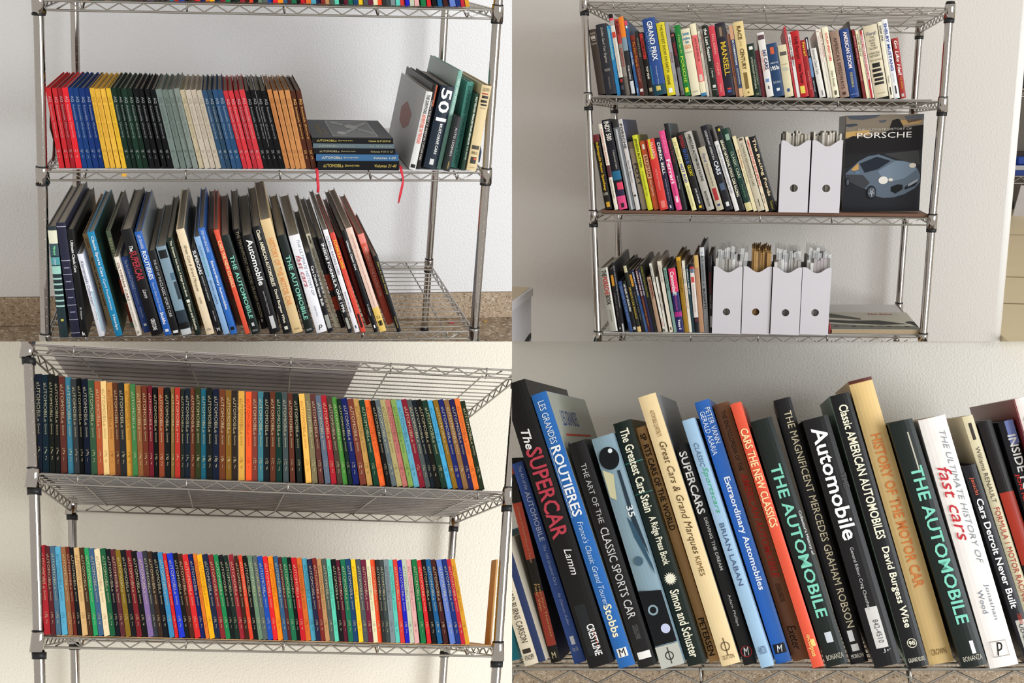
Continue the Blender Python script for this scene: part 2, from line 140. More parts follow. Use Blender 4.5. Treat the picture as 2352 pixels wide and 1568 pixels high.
  (0.1039,0.012,0.1985,-0.2042,0.0213,0.1773,0.30,'b51f24',[["t","THE Ferrari","2a1014",0.08,0.42,0.45,0.0],["t","Hans Tanner","2a1014",0.5,0.8,0.35,0.0,"b"],["#","e0d05a",0.83,0.94,0.1,0.65]]),
  (0.1274,0.012,0.1980,-0.2110,0.0125,0.1544,0.30,'9a2226',[["t","Ferrari","e5c53a",0.04,0.28,0.5,0.0,"b"],["t","JANE NOTTAGE","e0a59a",0.53,0.86,0.3,0.0]]),
  (0.1408,0.012,0.1978,-0.2079,0.0069,0.1620,0.30,'23262e',[["#","d9dfe5",0.03,0.2,0.2,0.6],["t","Paul The Road Racing","d9d9d9",0.05,0.3,0.35,0.0],["#","6a8ab0",0.34,0.66],["t","Richard Cornell","e9e9e9",0.72,0.9,0.4,0.0,"i"]]),
  (0.1536,0.012,0.1974,-0.2454,0.0157,0.1325,0.30,'dcd9d4',[["t","American Classic Cars","4a4a44",0.02,0.52,0.4,0.0],["t","amber","2a2a2a",0.86,0.97,0.25,0.1,"b"]]),
  (0.1740,0.012,0.1970,-0.2228,0.0069,0.1838,0.30,'e5e0d2',[["#","8a2a3a",0.03,0.035],["t","Sprint & Midget Race Cars","c95a6a",0.1,0.47,0.45,0.0]]),
  (0.1821,0.015,0.1968,-0.2248,0.0064,0.1851,0.30,'e0dacd',[["t","INDY ROADS","b54a4a",0.05,0.4,0.5,0.0]]),
  (0.1893,0.012,0.1965,-0.2197,0.0158,0.1884,0.30,'e9e2c6',[["t","OUTLAW SPRINT CARS","d8303a",0.08,0.48,0.38,0.1,"b"],["t","Dave Arnold","3a3a2a",0.62,0.84,0.35,0.0],["#","5a5a4a",0.9,0.96,0.3,0.7]]),
  (0.2074,0.012,0.1960,-0.2153,0.0232,0.1777,0.30,'94796a',[["t","AMERICA'S SPEEDWAYS","4a342a",0.1,0.87,0.38,0.0],["t","I","4a342a",0.92,0.96,0.35,0.0,"h"]]),
  (0.2326,0.012,0.1954,-0.2126,0.0239,0.1823,0.30,'1f3e7c',[["t","AMERICAN ZOOM","f5e5e0",0.04,0.57,0.42,0.05,"b"],["t","PETER GOLENBOCK","d9c96a",0.63,0.85,0.25,0.0],["t","MACMILLAN","c9d0da",0.945,0.955,0.7,0.0,"h"]]),
  (0.2583,0.030,0.1949,-0.2160,0.0060,0.2061,0.34,'3a3432',[["t","THE RACING HISTORY","9a9488",0.15,0.5,0.35,0.0]]),
  (0.2666,0.012,0.1948,-0.2233,0.0070,0.1838,0.30,'7a2a2c',[["t","BUDDY BAKER INDY NASCAR","e5b5b0",0.1,0.75,0.35,0.0]]),
  (0.2754,0.012,0.1945,-0.2247,0.0076,0.1800,0.30,'e8deb8',[["t","STOCK CARS WORLD CUP","3a3a3a",0.05,0.38,0.5,0.0,"b"]]),
  (0.2838,0.012,0.1943,-0.2204,0.0103,0.1798,0.30,'e0d5cc',[["#","b52e2e",0.0,1.0,0.2,0.7],["t","CHARLIE FORMULA DODGE STOCK CARS","f2e5e0",0.06,0.72,0.35,-0.05,"b"]]),
  (0.2960,0.012,0.1937,-0.2193,0.0349,0.1911,0.30,'cfc4a8',[["t","Ford:","2a3a6a",0.09,0.14,0.75,0.0,"hi"],["t","THE","4a4234",0.155,0.18,0.35,0.0,"h"],["t","DUST","4a4234",0.195,0.225,0.45,0.0,"h"],["t","AND","4a4234",0.235,0.26,0.35,0.0,"h"],["t","THE","4a4234",0.27,0.295,0.35,0.0,"h"],["t","GLORY","4a4234",0.305,0.335,0.6,0.0,"h"],["t","A RACING","4a4234",0.37,0.4,0.8,0.0,"h"],["t","HISTORY","4a4234",0.41,0.44,0.75,0.0,"h"],["t","LEO LEVINE","4a4234",0.47,0.495,0.85,0.0,"h"],["#","1f1c18",0.52,0.58,0.2,0.75],["#","1f1c18",0.6,0.64,0.15,0.8],["#","1f1c18",0.665,0.71,0.15,0.85],["#","1f1c18",0.73,0.765,0.2,0.85],["#","1f1c18",0.785,0.82,0.15,0.85],["t","MACMILLAN","6a5f4a",0.935,0.947,0.6,0.0,"h"]]),
  (0.3340,0.012,0.1931,-0.2178,0.0103,0.2024,0.30,'e3dcc6',[["t","SHELBY GT40","2a2a2a",0.05,0.25,0.5,0.0,"b"],["t","Timber","3a3a3a",0.7,0.8,0.35,0.0],["#","2a2a2a",0.85,0.95,0.35,0.65]]),
  (0.3454,0.012,0.1927,-0.2186,0.0141,0.2090,0.30,'e2e2e2',[["t","SHELBY MUSTANG","2f4a9a",0.05,0.65,0.5,0.0,"b"],["t","Colin Comer","8a9ab5",0.68,0.8,0.25,0.0],["#","2a2a2a",0.84,0.94,0.4,0.65]]),
  (0.3604,0.012,0.1924,-0.1977,0.0154,0.1590,0.30,'9a2a28',[["t","Go Like Hell","f2ece5",0.04,0.62,0.5,0.0,"ib"],["t","A.J. BAIME","d8a52a",0.64,0.84,0.3,0.0],["#","4a2420",0.62,1.0,0.0,0.1],["#","b9b4ae",0.92,0.97,0.3,0.7]]),
 ],
 '2b':[
  (-0.4270,0.012,-0.1110,-0.1924,0.0193,0.2157,0.30,'1a1612',[["#","6a2428",0.0,0.09],["t","Indianapolis Motor Speedway","e0b52a",0.1,0.75,0.5,0.0,"b"],["t","100","c9c9b9",0.77,0.81,0.6,0.0,"h"],["#","c99a2a",0.9,0.97,0.3,0.8]]),
  (-0.3999,0.012,-0.1110,-0.2064,0.0104,0.2473,0.30,'e8e0d0',[["t","FORMULA ONE RACING","d05a5a",0.06,0.46,0.4,0.0],["#","5a3038",0.48,0.62],["t","Norman Howell","4a4a44",0.65,0.86,0.45,0.0]]),
  (-0.3867,0.012,-0.1110,-0.2137,0.0241,0.2587,0.30,'181a22',[["t","INDY 500","f0ece0",0.02,0.23,0.6,0.0,"b"],["t","A Great American Tradition","c9c5b9",0.34,0.55,0.22,0.2],["#","23668a",0.57,0.67],["#","d8405f",0.7,0.78,0.3,1.0],["#","2a2440",0.78,0.85],["#","d84a80",0.85,1.0],["#","1a1a1a",0.93,0.98,0.3,0.7]]),
  (-0.3578,0.012,-0.1110,-0.2138,0.0168,0.2574,0.34,'6a6c70',[["#","2f2f30",0.0,0.08],["#","b9bcc0",0.1,1.0,0.35,0.65]]),
  (-0.3385,0.012,-0.1110,-0.2182,0.0119,0.2609,0.36,'cfcac8',[["R","46506e"],["t","PORSCHE","3a3a3a",0.05,0.32,0.6,0.0,"b"],["t","Paul W. Batchelor","5a5a5a",0.45,0.7,0.35,0.0,"i"],["#","2a2a2a",0.83,0.85,0.2,0.7]]),
  (-0.3227,0.020,-0.1110,-0.2250,0.0161,0.1967,0.30,'8a7c68',[["#","6a5c4a",0.0,0.1],["t","FOYT","2a2824",0.32,0.65,0.55,0.1,"b"]]),
  (-0.3044,0.012,-0.1110,-0.2309,0.0138,0.2159,0.30,'ccd02e',[["t","JENSON BUTTON","2f3416",0.05,0.43,0.6,0.0,"b"],["t","A Championship Year","4a5020",0.48,0.82,0.4,0.0,"i"]]),
  (-0.2882,0.020,-0.1110,-0.2297,0.0162,0.1990,0.30,'b5502e',[["#","d8d0c0",0.05,0.12,0.3,0.7],["#","d8b08a",0.2,0.54,0.1,0.85],["t","BRABHAM","8a3a2a",0.22,0.52,0.5,0.0,"b"],["t","Alan Cathcart","e5c0a0",0.56,0.8,0.4,0.0]]),
  (-0.2697,0.012,-0.1110,-0.2232,0.0232,0.2032,0.30,'d23a34',[["#","d8c52a",0.0,0.28,0.2,0.5],["t","McLAREN","f2e8d0",0.05,0.27,0.35,0.1],["t","GEORGE WRIGHT","e8a59a",0.42,0.72,0.2,0.0],["#","e07a70",0.87,0.97,0.25,0.75]]),
  (-0.2453,0.012,-0.1110,-0.2165,0.0147,0.2039,0.30,'25203a',[["t","DEREK BELL","f0ece5",0.05,0.5,0.5,0.0,"b"],["t","Derek Bell with Alan Henry","b9b4c5",0.56,0.87,0.25,0.0],["#","b9b9c5",0.93,0.97,0.35,0.65]]),
  (-0.2232,0.012,-0.1110,-0.2469,0.0160,0.2286,0.30,'de4a86',[["t","to the limit","f0a5c5",0.05,0.28,0.3,0.0,"i"],["t","Ferrari","f8e5ee",0.36,0.66,0.65,0.0,"b"],["t","The Man the Machine","8a2a50",0.68,0.85,0.25,0.0],["#","f0dae5",0.82,0.9,0.3,0.7]]),
  (-0.2056,0.012,-0.1110,-0.2423,0.0117,0.2493,0.36,'1c1a1c',[["R","5c6a70"],["t","Enzo Ferrari","b03a50",0.2,0.45,0.35,0.0],["t","Brock Yates","b9b9b9",0.6,0.75,0.3,0.0]]),
  (-0.1793,0.012,-0.1110,-0.3049,0.0128,0.2120,0.30,'e4dda0',[["t","50 Years of","b5a560",0.05,0.34,0.45,0.0,"i"],["t","HOT ROD","3a44a5",0.36,0.62,0.6,0.0,"b"],["t","FROM THE EDITORS OF HOT ROD MAGAZINE","5a5530",0.66,0.95,0.25,0.0]]),
  (-0.1625,0.012,-0.1110,-0.3024,0.0186,0.2264,0.30,'191819',[["t","SPEED","a5343a",0.04,0.2,0.5,0.0,"b"],["t","GUTS &","3a5fa5",0.21,0.4,0.5,0.0,"b"],["t","GLORY","d8c52a",0.42,0.56,0.5,0.0,"b"],["t","JOE GARNER","e0e0e0",0.72,0.92,0.3,0.0,"b"],["#","d8b52a",0.94,0.97,0.3,0.7]]),
  (-0.1377,0.012,-0.1110,-0.3167,0.0209,0.2285,0.30,'b0aca4',[["t","AMERICAN AUTOMOBILE RACING","2f2f2a",0.03,0.63,0.35,0.1,"b"],["t","An Illustrated History","5a5a50",0.06,0.37,0.22,-0.2,"i"],["t","BOCHROCH","2f2f2a",0.76,0.95,0.3,0.0,"b"]]),
  (-0.1102,0.012,-0.1110,-0.3200,0.0199,0.1846,0.30,'b9b09a',[["t","Ford","2a3f8a",0.1,0.24,0.4,0.0,"i"],["t","The Dust and the Glory","3a3630",0.26,0.62,0.3,0.0],["#","a82e34",0.65,0.84,0.2,0.75],["#","2f3a6a",0.9,0.93,0.3,0.7]]),
  (-0.0858,0.012,-0.1110,-0.3244,0.0208,0.2468,0.30,'1a1a20',[["R","58585c"],["t","LEGENDARY AMERICAN","d9d9d9",0.06,0.4,0.28,0.0],["t","CARS","dfe5f0",0.42,0.58,0.55,0.1,"b"],["#","4a5a75",0.68,0.76,0.2,0.8],["#","d9d9d9",0.9,0.95,0.3,0.7]]),
  (-0.0598,0.012,-0.1110,-0.3255,0.0120,0.2029,0.30,'dcdad8',[["t","The HARLEY-DAVIDSON and INDIAN WARS","5a5f75",0.05,0.75,0.42,0.0]]),
  (-0.0465,0.012,-0.1110,-0.3230,0.0145,0.2454,0.30,'191b1e',[["#","d8c53a",0.03,0.06,0.45,0.8],["t","GRAND NATIONAL STOCK CAR RACING","f2efcf",0.16,0.83,0.5,0.0,"b"]]),
  (-0.0283,0.012,-0.1110,-0.3291,0.0171,0.2390,0.30,'15362c',[["#","8aa590",0.07,0.14,0.25,0.85],["t","CLASSIC CARS","d2dcc0",0.28,0.6,0.42,0.0],["t","Martin Buckley","8aa58f",0.68,0.84,0.22,0.0],["#","cfc590",0.9,1.0]]),
  (-0.0091,0.012,-0.1110,-0.3142,0.0099,0.2166,0.30,'e0d4ac',[["t","Hot Rod History","a5443a",0.18,0.43,0.5,0.0,"b"],["t","by Tom Medley","6a6450",0.46,0.63,0.4,0.0]]),
  (0.0028,0.012,-0.1110,-0.3183,0.0189,0.2112,0.30,'c2b9a2',[["#","5a4a42",0.01,0.04,0.3,0.8],["t","ULTIMATE PERFORMANCE CARS","6a6454",0.08,0.66,0.32,0.0],["#","2a2a24",0.84,0.94,0.45,0.55]]),
  (0.0243,0.012,-0.1110,-0.3079,0.0087,0.2149,0.30,'e4d5b8',[["t","AMERICAN ROAD RACE SPECIALS","d24a5a",0.04,0.66,0.6,0.0,"b"],["t","Allan Girdler","5a544a",0.76,0.9,0.4,0.0]]),
  (0.0358,0.012,-0.1110,-0.3156,0.0196,0.2142,0.30,'17191a',[["t","The Racing Fords","e5d0a8",0.03,0.8,0.52,0.0,"b"],["t","Tanner","a5a03a",0.86,0.98,0.35,0.0]]),
 ],
 '2c':[
  (-0.4094,0.015,-0.4698,-0.1760,0.0231,0.1910,0.30,'a5a398',[["t","THE","24211e",0.04,0.13,0.55,0.0,"b"],["t","PORSCHE","b8342c",0.14,0.42,0.6,0.0,"b"],["t","BOOK","24211e",0.43,0.58,0.55,0.0,"b"],["t","Lutz Bergmann","4a4844",0.66,0.84,0.25,0.0],["#","e0e0da",0.0,1.0,0.82,1.0]]),
  (-0.3824,0.015,-0.4692,-0.1670,0.0089,0.1885,0.30,'1a1818',[["#","c58a2a",0.1,0.27,0.1,0.9],["t","FORMULA ONE 2020","6a6a6a",0.38,0.75,0.45,0.0],["#","a9a9a9",0.93,0.96,0.3,0.7]]),
  (-0.3728,0.015,-0.4689,-0.1670,0.0079,0.2077,0.36,'25252a',[["t","RACE CAR CHASSIS Design and Construction","c9c9d0",0.05,0.65,0.5,0.0],["#","b9b9b9",0.88,1.0,0.2,0.8]]),
  (-0.3517,0.015,-0.4682,-0.2434,0.0103,0.1528,0.30,'2b4574',[["t","PORSCHE 917 THE GUIDE","7f9ac5",0.1,0.8,0.4,0.0]]),
  (-0.3401,0.015,-0.4678,-0.2455,0.0113,0.1528,0.30,'141416',[["t","100 YEARS OF GRAND PRIX","e5e5e0",0.06,0.6,0.5,0.0,"b"],["#","b9b9b9",0.9,0.96,0.2,0.8]]),
  (-0.3269,0.015,-0.4674,-0.2403,0.0107,0.1993,0.30,'25261f',[["#","c5bd9a",0.0,0.1,0.1,0.9],["t","SPORTS CAR RACING","c5a83a",0.32,0.8,0.45,0.0,"b"],["#","d8b57a",0.92,1.0]]),
  (-0.3130,0.015,-0.4671,-0.2518,0.0082,0.1889,0.30,'19191b',[["#","c58a2a",0.08,0.27,0.1,0.9],["t","FORMULA ONE 2024","7a7a7a",0.36,0.8,0.4,0.0]]),
  (-0.3039,0.015,-0.4668,-0.2508,0.0074,0.1866,0.30,'1f2a4a',[["t","FORMULA ONE 2023","e0e0ea",0.03,0.4,0.5,0.0,"b"],["#","2a4a7a",0.4,1.0,0.0,1.0],["t","THE WORLD'S LEADING","8a9ab5",0.72,0.95,0.3,0.0]]),
  (-0.2956,0.015,-0.4665,-0.2367,0.0078,0.1881,0.30,'4a2026',[["t","FORMULA ONE 2021","e5e0e0",0.03,0.42,0.5,0.0,"b"],["t","THE WORLD'S BEST SELLING","c98a3a",0.46,0.9,0.35,0.0]]),
  (-0.2861,0.015,-0.4663,-0.2410,0.0060,0.1882,0.30,'23284a',[["t","FORMULA ONE 2022","e5e5ea",0.05,0.41,0.5,0.0,"b"]]),
  (-0.2787,0.015,-0.4660,-0.2442,0.0096,0.2034,0.34,'1b1a18',[["R","22221f"],["t","PORSCHE THE RACING CARS","8a8a34",0.03,0.48,0.5,0.0,"b"]]),
  (-0.2681,0.015,-0.4657,-0.2223,0.0106,0.1648,0.30,'a88a72',[["t","INDY CARS OF THE 1950s","5a3a2a",0.04,0.4,0.45,0.0],["#","7a3a30",0.05,0.35,0.6,0.9]]),
  (-0.2524,0.015,-0.4652,-0.2266,0.0060,0.2057,0.30,'e0ddd2',[["t","CARS IN PROFILE","3a3a34",0.03,0.27,0.5,0.0,"b"],["t","Porsche","c9404a",0.8,0.92,0.5,0.0,"b"],["#","2a2a2a",0.95,0.99,0.2,0.8]]),
  (-0.2452,0.020,-0.4654,-0.2111,0.0058,0.1647,0.30,'dedad0',[["t","SPEEDWAY GREATS","4a4a44",0.3,0.6,0.5,0.0]]),
  (-0.2340,0.015,-0.4646,-0.1991,0.0097,0.2108,0.30,'e0d5c5',[["t","CORVETTE RACERS","7a7a85",0.05,0.3,0.5,0.0],["#","5a5040",0.93,0.97,0.3,0.7]]),
  (-0.2215,0.015,-0.4642,-0.1913,0.0084,0.1902,0.30,'789a90',[["t","SPORTS","4a6a60",0.03,0.35,0.5,0.0,"b"],["t","A MODERN HISTORY","9ab5aa",0.4,0.7,0.3,0.0]]),
  (-0.2124,0.015,-0.4638,-0.1677,0.0208,0.1884,0.30,'24245c',[["#","d8365f",0.0,0.37],["t","Cannonball!","f2f0f5",0.05,0.42,0.55,-0.05,"b"],["t","World's Greatest Outlaw Road Race","c05aa0",0.43,0.66,0.35,0.0],["#","a52a7a",0.68,0.76],["t","Yates 0","f2f0f5",0.8,0.96,0.35,0.0,"b"]]),
  (-0.1906,0.015,-0.4632,-0.1435,0.0126,0.2213,0.30,'9a7420',[["#","c99a24",0.0,0.05],["t","TOLLEY","5a4210",0.27,0.47,0.4,0.0]]),
  (-0.1772,0.015,-0.4629,-0.1360,0.0077,0.2105,0.30,'e4dccc',[["t","PORSCHE 911 ROAD CARS","d08a5a",0.35,0.67,0.5,0.0],["t","THE CAR OF LEGEND","4a4a44",0.1,0.32,0.35,0.0]]),
  (-0.1688,0.015,-0.4626,-0.1323,0.0072,0.1936,0.30,'1d3a42',[["t","FORMULA ONE 2000","d9e0e0",0.04,0.42,0.5,0.0,"b"]]),
  (-0.1609,0.015,-0.4623,-0.1142,0.0124,0.2005,0.30,'dcd2cc',[["#","1a1a1e",0.0,0.04],["#","b5302f",0.04,0.07],["#","5a6a80",0.07,0.13,0.1,0.9],["#","c94a44",0.19,0.27,0.15,0.85],["t","The Story and Glory of the Automobile","8a807a",0.3,0.7,0.3,0.0],["#","1a1a22",0.78,1.0],["#","6a2a30",0.8,0.84,0.2,0.8]]),
  (-0.1478,0.015,-0.4619,-0.1107,0.0132,0.2254,0.30,'b58a6a',[["#","c9a860",0.0,0.16,0.1,0.9]]),
  (-0.1339,0.015,-0.4615,-0.0907,0.0125,0.2477,0.30,'84878a',[["t","L.A.T. LEGENDS: A","3a3a3a",0.06,0.45,0.3,0.0],["t","BUGATTI","2a2a2a",0.48,0.72,0.45,0.0,"b"],["#","c9ccd0",0.0,0.1,0.0,1.0]]),
  (-0.1207,0.015,-0.4611,-0.0492,0.0110,0.2201,0.30,'17151a',[["t","FERRARI","7a2a30",0.2,0.48,0.45,0.0,"b"],["t","1947-1997","b9b4b4",0.5,0.68,0.3,0.0],["#","a5a5a5",0.78,0.93,0.3,0.8]]),
 ],
 '4':[
  (-0.7306,0.060,0.0060,-0.1847,0.0427,0.3504,0.62,'1a7d96',[]),
  (-0.6575,0.000,0.0060,-0.2661,0.0621,0.3482,0.62,'e6dcc6',[["#","26345c",0.0,1.0,0.68,1.0],["t","RICHARD BURNS CARSON","4a4034",0.3,0.82,0.3,-0.15],["t","KNOPF","3a3028",0.92,0.96,0.45,-0.15,"h"],["#","3a3028",0.87,0.905,0.1,0.5]]),
  (-0.5924,0.045,0.0060,-0.1987,0.0272,0.5831,0.62,'181413',[["#","b84a2c",0.0,0.08],["#","a8402f",0.22,0.5],["t","Coupes of Yesterday and Today","b58a6a",0.24,0.52,0.3,0.0,"i"],["#","98382a",0.66,0.92],["t","Jean-Paul Thevenet","c9a56a",0.62,0.88,0.26,0.2],["t","Peter Vann","c9a56a",0.62,0.75,0.26,-0.15],["t","M","d9c9a5",0.95,0.98,0.4,0.0,"h"]]),
  (-0.5233,0.030,0.0060,-0.2658,0.0327,0.5790,0.62,'31519c',[["t","The Art of the","b5c5ea",0.02,0.14,0.3,0.15,"i"],["t","AUTOMOBILE","c5d2f0",0.15,0.4,0.45,0.1],["t","The 100 Greatest Cars","a5b8e5",0.42,0.62,0.26,0.1,"i"],["t","By Dennis Adler","a5b8e5",0.66,0.82,0.28,0.05,"i"],["#","d9dfea",0.87,0.91,0.3,0.65],["t","Harper Collins","b9c5da",0.92,0.95,0.5,0.0,"h"]]),
  (-0.4711,-0.030,0.0060,-0.2609,0.0707,0.8065,0.62,'121113',[["t","The","e9e9e9",0.17,0.24,0.36,-0.1,"ib"],["t","SUPERCAR","b8404f",0.24,0.56,0.66,0.0,"b"],["t","Lamm","f0f0f0",0.6,0.69,0.3,0.1,"i"],["#","1f2226",0.79,0.96,0.15,0.6],["t","CRESTLINE","f2f2f2",0.86,0.965,0.3,0.05,"b"],["#","b9342f",0.88,0.94,0.6,0.63]]),
  (-0.3895,-0.030,0.0060,-0.2677,0.0451,0.7753,0.62,'2769b5',[["R","a9aea2"],["t","LES GRANDES","dfe8f2",0.03,0.19,0.42,0.0],["t","ROUTIERES","f2f5fa",0.2,0.46,0.62,0.0,"b"],["#","dfe8f2",0.2,0.46,0.1,0.13],["t","France's Classic Grand Tourers","c5d8ee",0.48,0.79,0.36,0.0,"i"],["t","Stobbs","f4ecc9",0.78,0.895,0.5,0.0,"b"],["#","f2f2f0",0.935,0.965,0.2,0.8],["t","M","1a1a1a",0.937,0.963,0.35,0.0,"h"]]),
  (-0.3358,-0.030,0.0060,-0.2596,0.0504,0.6269,0.62,'19181a',[["t","THE ART OF THE","b9b9b9",0.1,0.37,0.3,0.0],["t","CLASSIC SPORTS CAR","d5d5d5",0.39,0.79,0.45,0.0],["t","CODLING & MANN","6a6a6a",0.82,0.88,0.3,0.0],["#","f0f0ec",0.935,0.965,0.15,0.85]]),
  (-0.2752,-0.030,0.0060,-0.2454,0.0631,0.6356,0.62,'86a0ae',[["*","lens"]]),
  (-0.2075,-0.002,0.0060,-0.2445,0.0504,0.6762,0.62,'14201b',[["t","The Greatest Cars","f2efd8",0.03,0.3,0.5,0.0,"b"],["t","Stein","f2efd8",0.31,0.38,0.5,0.0,"b"],["t","A Ridge Press Book","f2efd8",0.4,0.6,0.5,0.0,"b"],["*","sun"],["t","Simon and Schuster","f2efd8",0.7,0.97,0.5,0.0,"b"],["#","3f8a80",0.17,0.173],["#","3f8a80",0.3,0.302]]),
  (-0.1540,0.050,0.0060,-0.2458,0.0271,0.6625,0.62,'c39a66',[["t","SP  RTS CARS OF THE WORLD","2a1e12",0.03,0.45,0.6,0.0,"b"],["t","PETERSEN","2a1e12",0.82,0.975,0.6,0.0,"b"]]),
  (-0.1186,-0.002,0.0060,-0.2409,0.0499,0.7470,0.62,'ecd4a4',[["R","84868a"],["t","AUTOMOBILE QUARTERLY'S","8a6a3a",0.06,0.16,0.3,0.0],["t","Great Cars & Grand Marques","5a4424",0.18,0.6,0.5,0.0,"i"],["t","KIMES","7a6034",0.61,0.68,0.28,0.0],["*","phi"],["t","DUTTON","5a4424",0.965,0.98,0.6,0.0,"h"]]),
  (-0.0611,0.009,0.0060,-0.2410,0.0341,0.6030,0.62,'17181b',[["t","SUPERCARS","f5f5f5",0.03,0.32,0.62,-0.05,"b"],["t","DRIVING THE DREAM","d5d5d5",0.34,0.58,0.26,0.1,"b"],["t","Adam Phillips","d9d9d9",0.69,0.83,0.26,0.0],["*","ring"],["t","M","f2f2f2",0.925,0.96,0.45,0.0,"hi"]]),
  (-0.0165,-0.024,0.0060,-0.2434,0.0342,0.6736,0.62,'9fc1de',[["t","CLASSIC","4a647f",0.1,0.2,0.36,0.0,"i"],["t","Sportscars","46b07a",0.2,0.39,0.5,0.05,"i"],["t","BRIAN LABAN","46587a",0.43,0.68,0.36,0.0],["t","HAMILTON","4a5f80",0.92,0.95,0.6,0.0,"h"]]),
  (0.0225,0.026,0.0060,-0.2343,0.0408,0.7229,0.62,'2c66b8',[["L","1c2c38"],["t","PETER VANN","e2ecf5",0.03,0.17,0.34,0.22],["t","GERALD ASARIA","e2ecf5",0.04,0.21,0.34,-0.2],["t","Extraordinary Automobiles","f2f6fa",0.3,0.73,0.52,0.0,"b"],["#","15171c",0.93,0.965,0.12,0.88],["t","M","f2f2f2",0.935,0.96,0.4,0.0,"hi"]]),
  (0.0662,0.060,0.0060,-0.2325,0.0433,0.7136,0.62,'825a3e',[["t","THE ENCYCLOPEDIA OF THE","3a2416",0.03,0.27,0.28,0.0],["t","AMERICAN AUTOMOBILE","c23a30",0.28,0.69,0.45,0.05,"ib"],["t","LUDVIGSEN & BURGESS WISE","4a3020",0.71,0.78,0.3,0.0],["t","Exeter","2a180c",0.87,0.96,0.5,0.0,"i"]]),
  (0.1136,-0.024,0.0060,-0.2294,0.0292,0.7096,0.62,'e2583e',[["t","CARS THE NEW CLASSICS","f5dba5",0.1,0.48,0.7,0.0,"b"],["t","octopus","f2cf7a",0.88,0.96,0.45,-0.1,"b"],["#","f2cf7a",0.9,0.925,0.5,0.85]]),
  (0.1476,-0.013,0.0060,-0.2245,0.0577,0.6574,0.62,'161f1d',[["t","THE AUTOMOBILE","7fcfb9",0.19,0.81,0.5,0.0,"b"],["t","Collector's History of","d9d9d9",0.39,0.57,0.16,0.42,"b"],["#","c9d0d8",0.87,0.91,0.35,0.65],["t","BONANZA","c5c0b0",0.955,0.975,0.75,0.0,"h"]]),
  (0.2106,0.020,0.0060,-0.2047,0.0453,0.7108,0.62,'131114',[["t","THE MAGNIFICENT MERCEDES GRAHAM ROBSON","e0d5b5",0.05,0.87,0.42,0.1],["#","e5e5e5",0.88,0.92,0.3,0.6],["#","d9d9d9",0.93,0.955,0.3,0.7],["t","MORROW","d9d5c9",0.965,0.98,0.7,0.0,"h"]]),
  (0.2667,-0.019,0.0060,-0.2029,0.0676,0.6498,0.62,'141316',[["t","Automobile","f5f5f5",0.04,0.5,0.58,0.0,"b"],["t","THE","5a5a5a",0.24,0.3,0.22,0.4],["t","General Editor: Craig Cheetham","c5c5c5",0.53,0.78,0.16,-0.1],["#","d0cfcc",0.77,0.93,0.25,0.7],["t","842-4510","5a5a5a",0.82,0.91,0.2,0.0],["t","Jr","bbb",0.935,0.95,0.3,0.1,"h"]]),
  (0.3464,-0.030,0.0060,-0.1931,0.0499,0.7097,0.62,'141417',[["L","86a596"],["t","Classic AMERICAN AUTOMOBILES","f1ecd5",0.04,0.54,0.46,0.0,"b"],["t","David Burgess Wise","f1ecd5",0.57,0.86,0.46,0.0,"b"],["*","gal"],["t","GALAHAD BOOKS","e0dcc9",0.965,0.98,0.8,0.0,"h"]]),
  (0.4019,0.013,0.0060,-0.1878,0.0606,0.7474,0.62,'e0c083',[["t","HISTORY OF THE MOTOR CAR","e58a4a",0.2,0.74,0.42,0.0,"b"],["t","CROWN","7a6034",0.95,0.97,0.6,0.0,"h"],["#","5a2c24",0.0,0.012]]),
  (0.4734,-0.030,0.0060,-0.1981,0.0605,0.6290,0.62,'17201e',[["t","THE AUTOMOBILE","7fcfb9",0.19,0.83,0.5,0.05,"b"],["#","e9ece9",0.9,0.95,0.55,0.7],["t","BONANZA","c5c0b0",0.955,0.975,0.75,0.0,"h"],["#","b9b4a5",0.05,0.22,0.62,0.68]]),
  (0.5377,-0.030,0.0060,-0.1831,0.0673,0.6319,0.62,'efeae6',[["t","fast cars","c0303a",0.2,0.5,0.46,-0.1,"i"],["t","THE ULTIMATE HISTORY OF","8a9098",0.06,0.6,0.2,0.22,"i"],["t","Jonathan","7a8290",0.68,0.82,0.18,0.18],["t","Wood","7a8290",0.7,0.79,0.18,-0.1],["*","pbox"],["t","p","1a1a1a",0.905,0.955,0.25,0.0,"hi"]]),
  (0.6281,0.000,0.0060,-0.2090,0.0323,0.5091,0.62,'15151c',[["t","Janicki","e0684a",0.06,0.15,0.36,-0.1],["t","Cars Detroit Never Built","f2f2f2",0.17,0.72,0.5,-0.05,"b"],["t","STERLING","c94a3a",0.75,0.8,0.3,0.1],["#","b9b8b0",0.78,0.97,0.2,0.9],["t","UD-878-767","4a4a4a",0.8,0.96,0.3,0.0,"b"]]),
  (0.6653,0.030,0.0060,-0.2002,0.0263,0.6380,0.62,'d6ccaa',[["L","c4b998"],["#","3a3430",0.03,0.1,0.35,0.65],["t","Williams RENAULT","5a5548",0.13,0.36,0.4,0.0],["t","FORMULA 1 MOTOR RACING BOOK","b5483a",0.38,0.85,0.5,0.0]]),
  (0.6928,0.025,0.0060,-0.1943,0.0349,0.6199,0.62,'171314',[["#","a8321f",0.3,0.6]]),
  (0.7291,0.010,0.0060,-0.1787,0.0360,0.6163,0.62,'14131a',[["#","7f90d0",0.0,0.1,0.4,1.0],["t","INSIDE FORMULA ONE","f4f4f4",0.06,0.6,0.55,0.1,"b"],["t","JON NICHOLSON","c92f2f",0.22,0.5,0.3,-0.3,"b"]]),
  (0.7664,-0.030,0.0060,-0.1678,0.0364,0.6724,0.62,'e8e0dc',[["L","7a2a2e"],["t","CLASSIC RACING CARS","3a3436",0.07,0.43,0.5,0.0],["#","8a2a2e",0.0,1.0,0.0,0.05]]),
 ],
 '3b':[
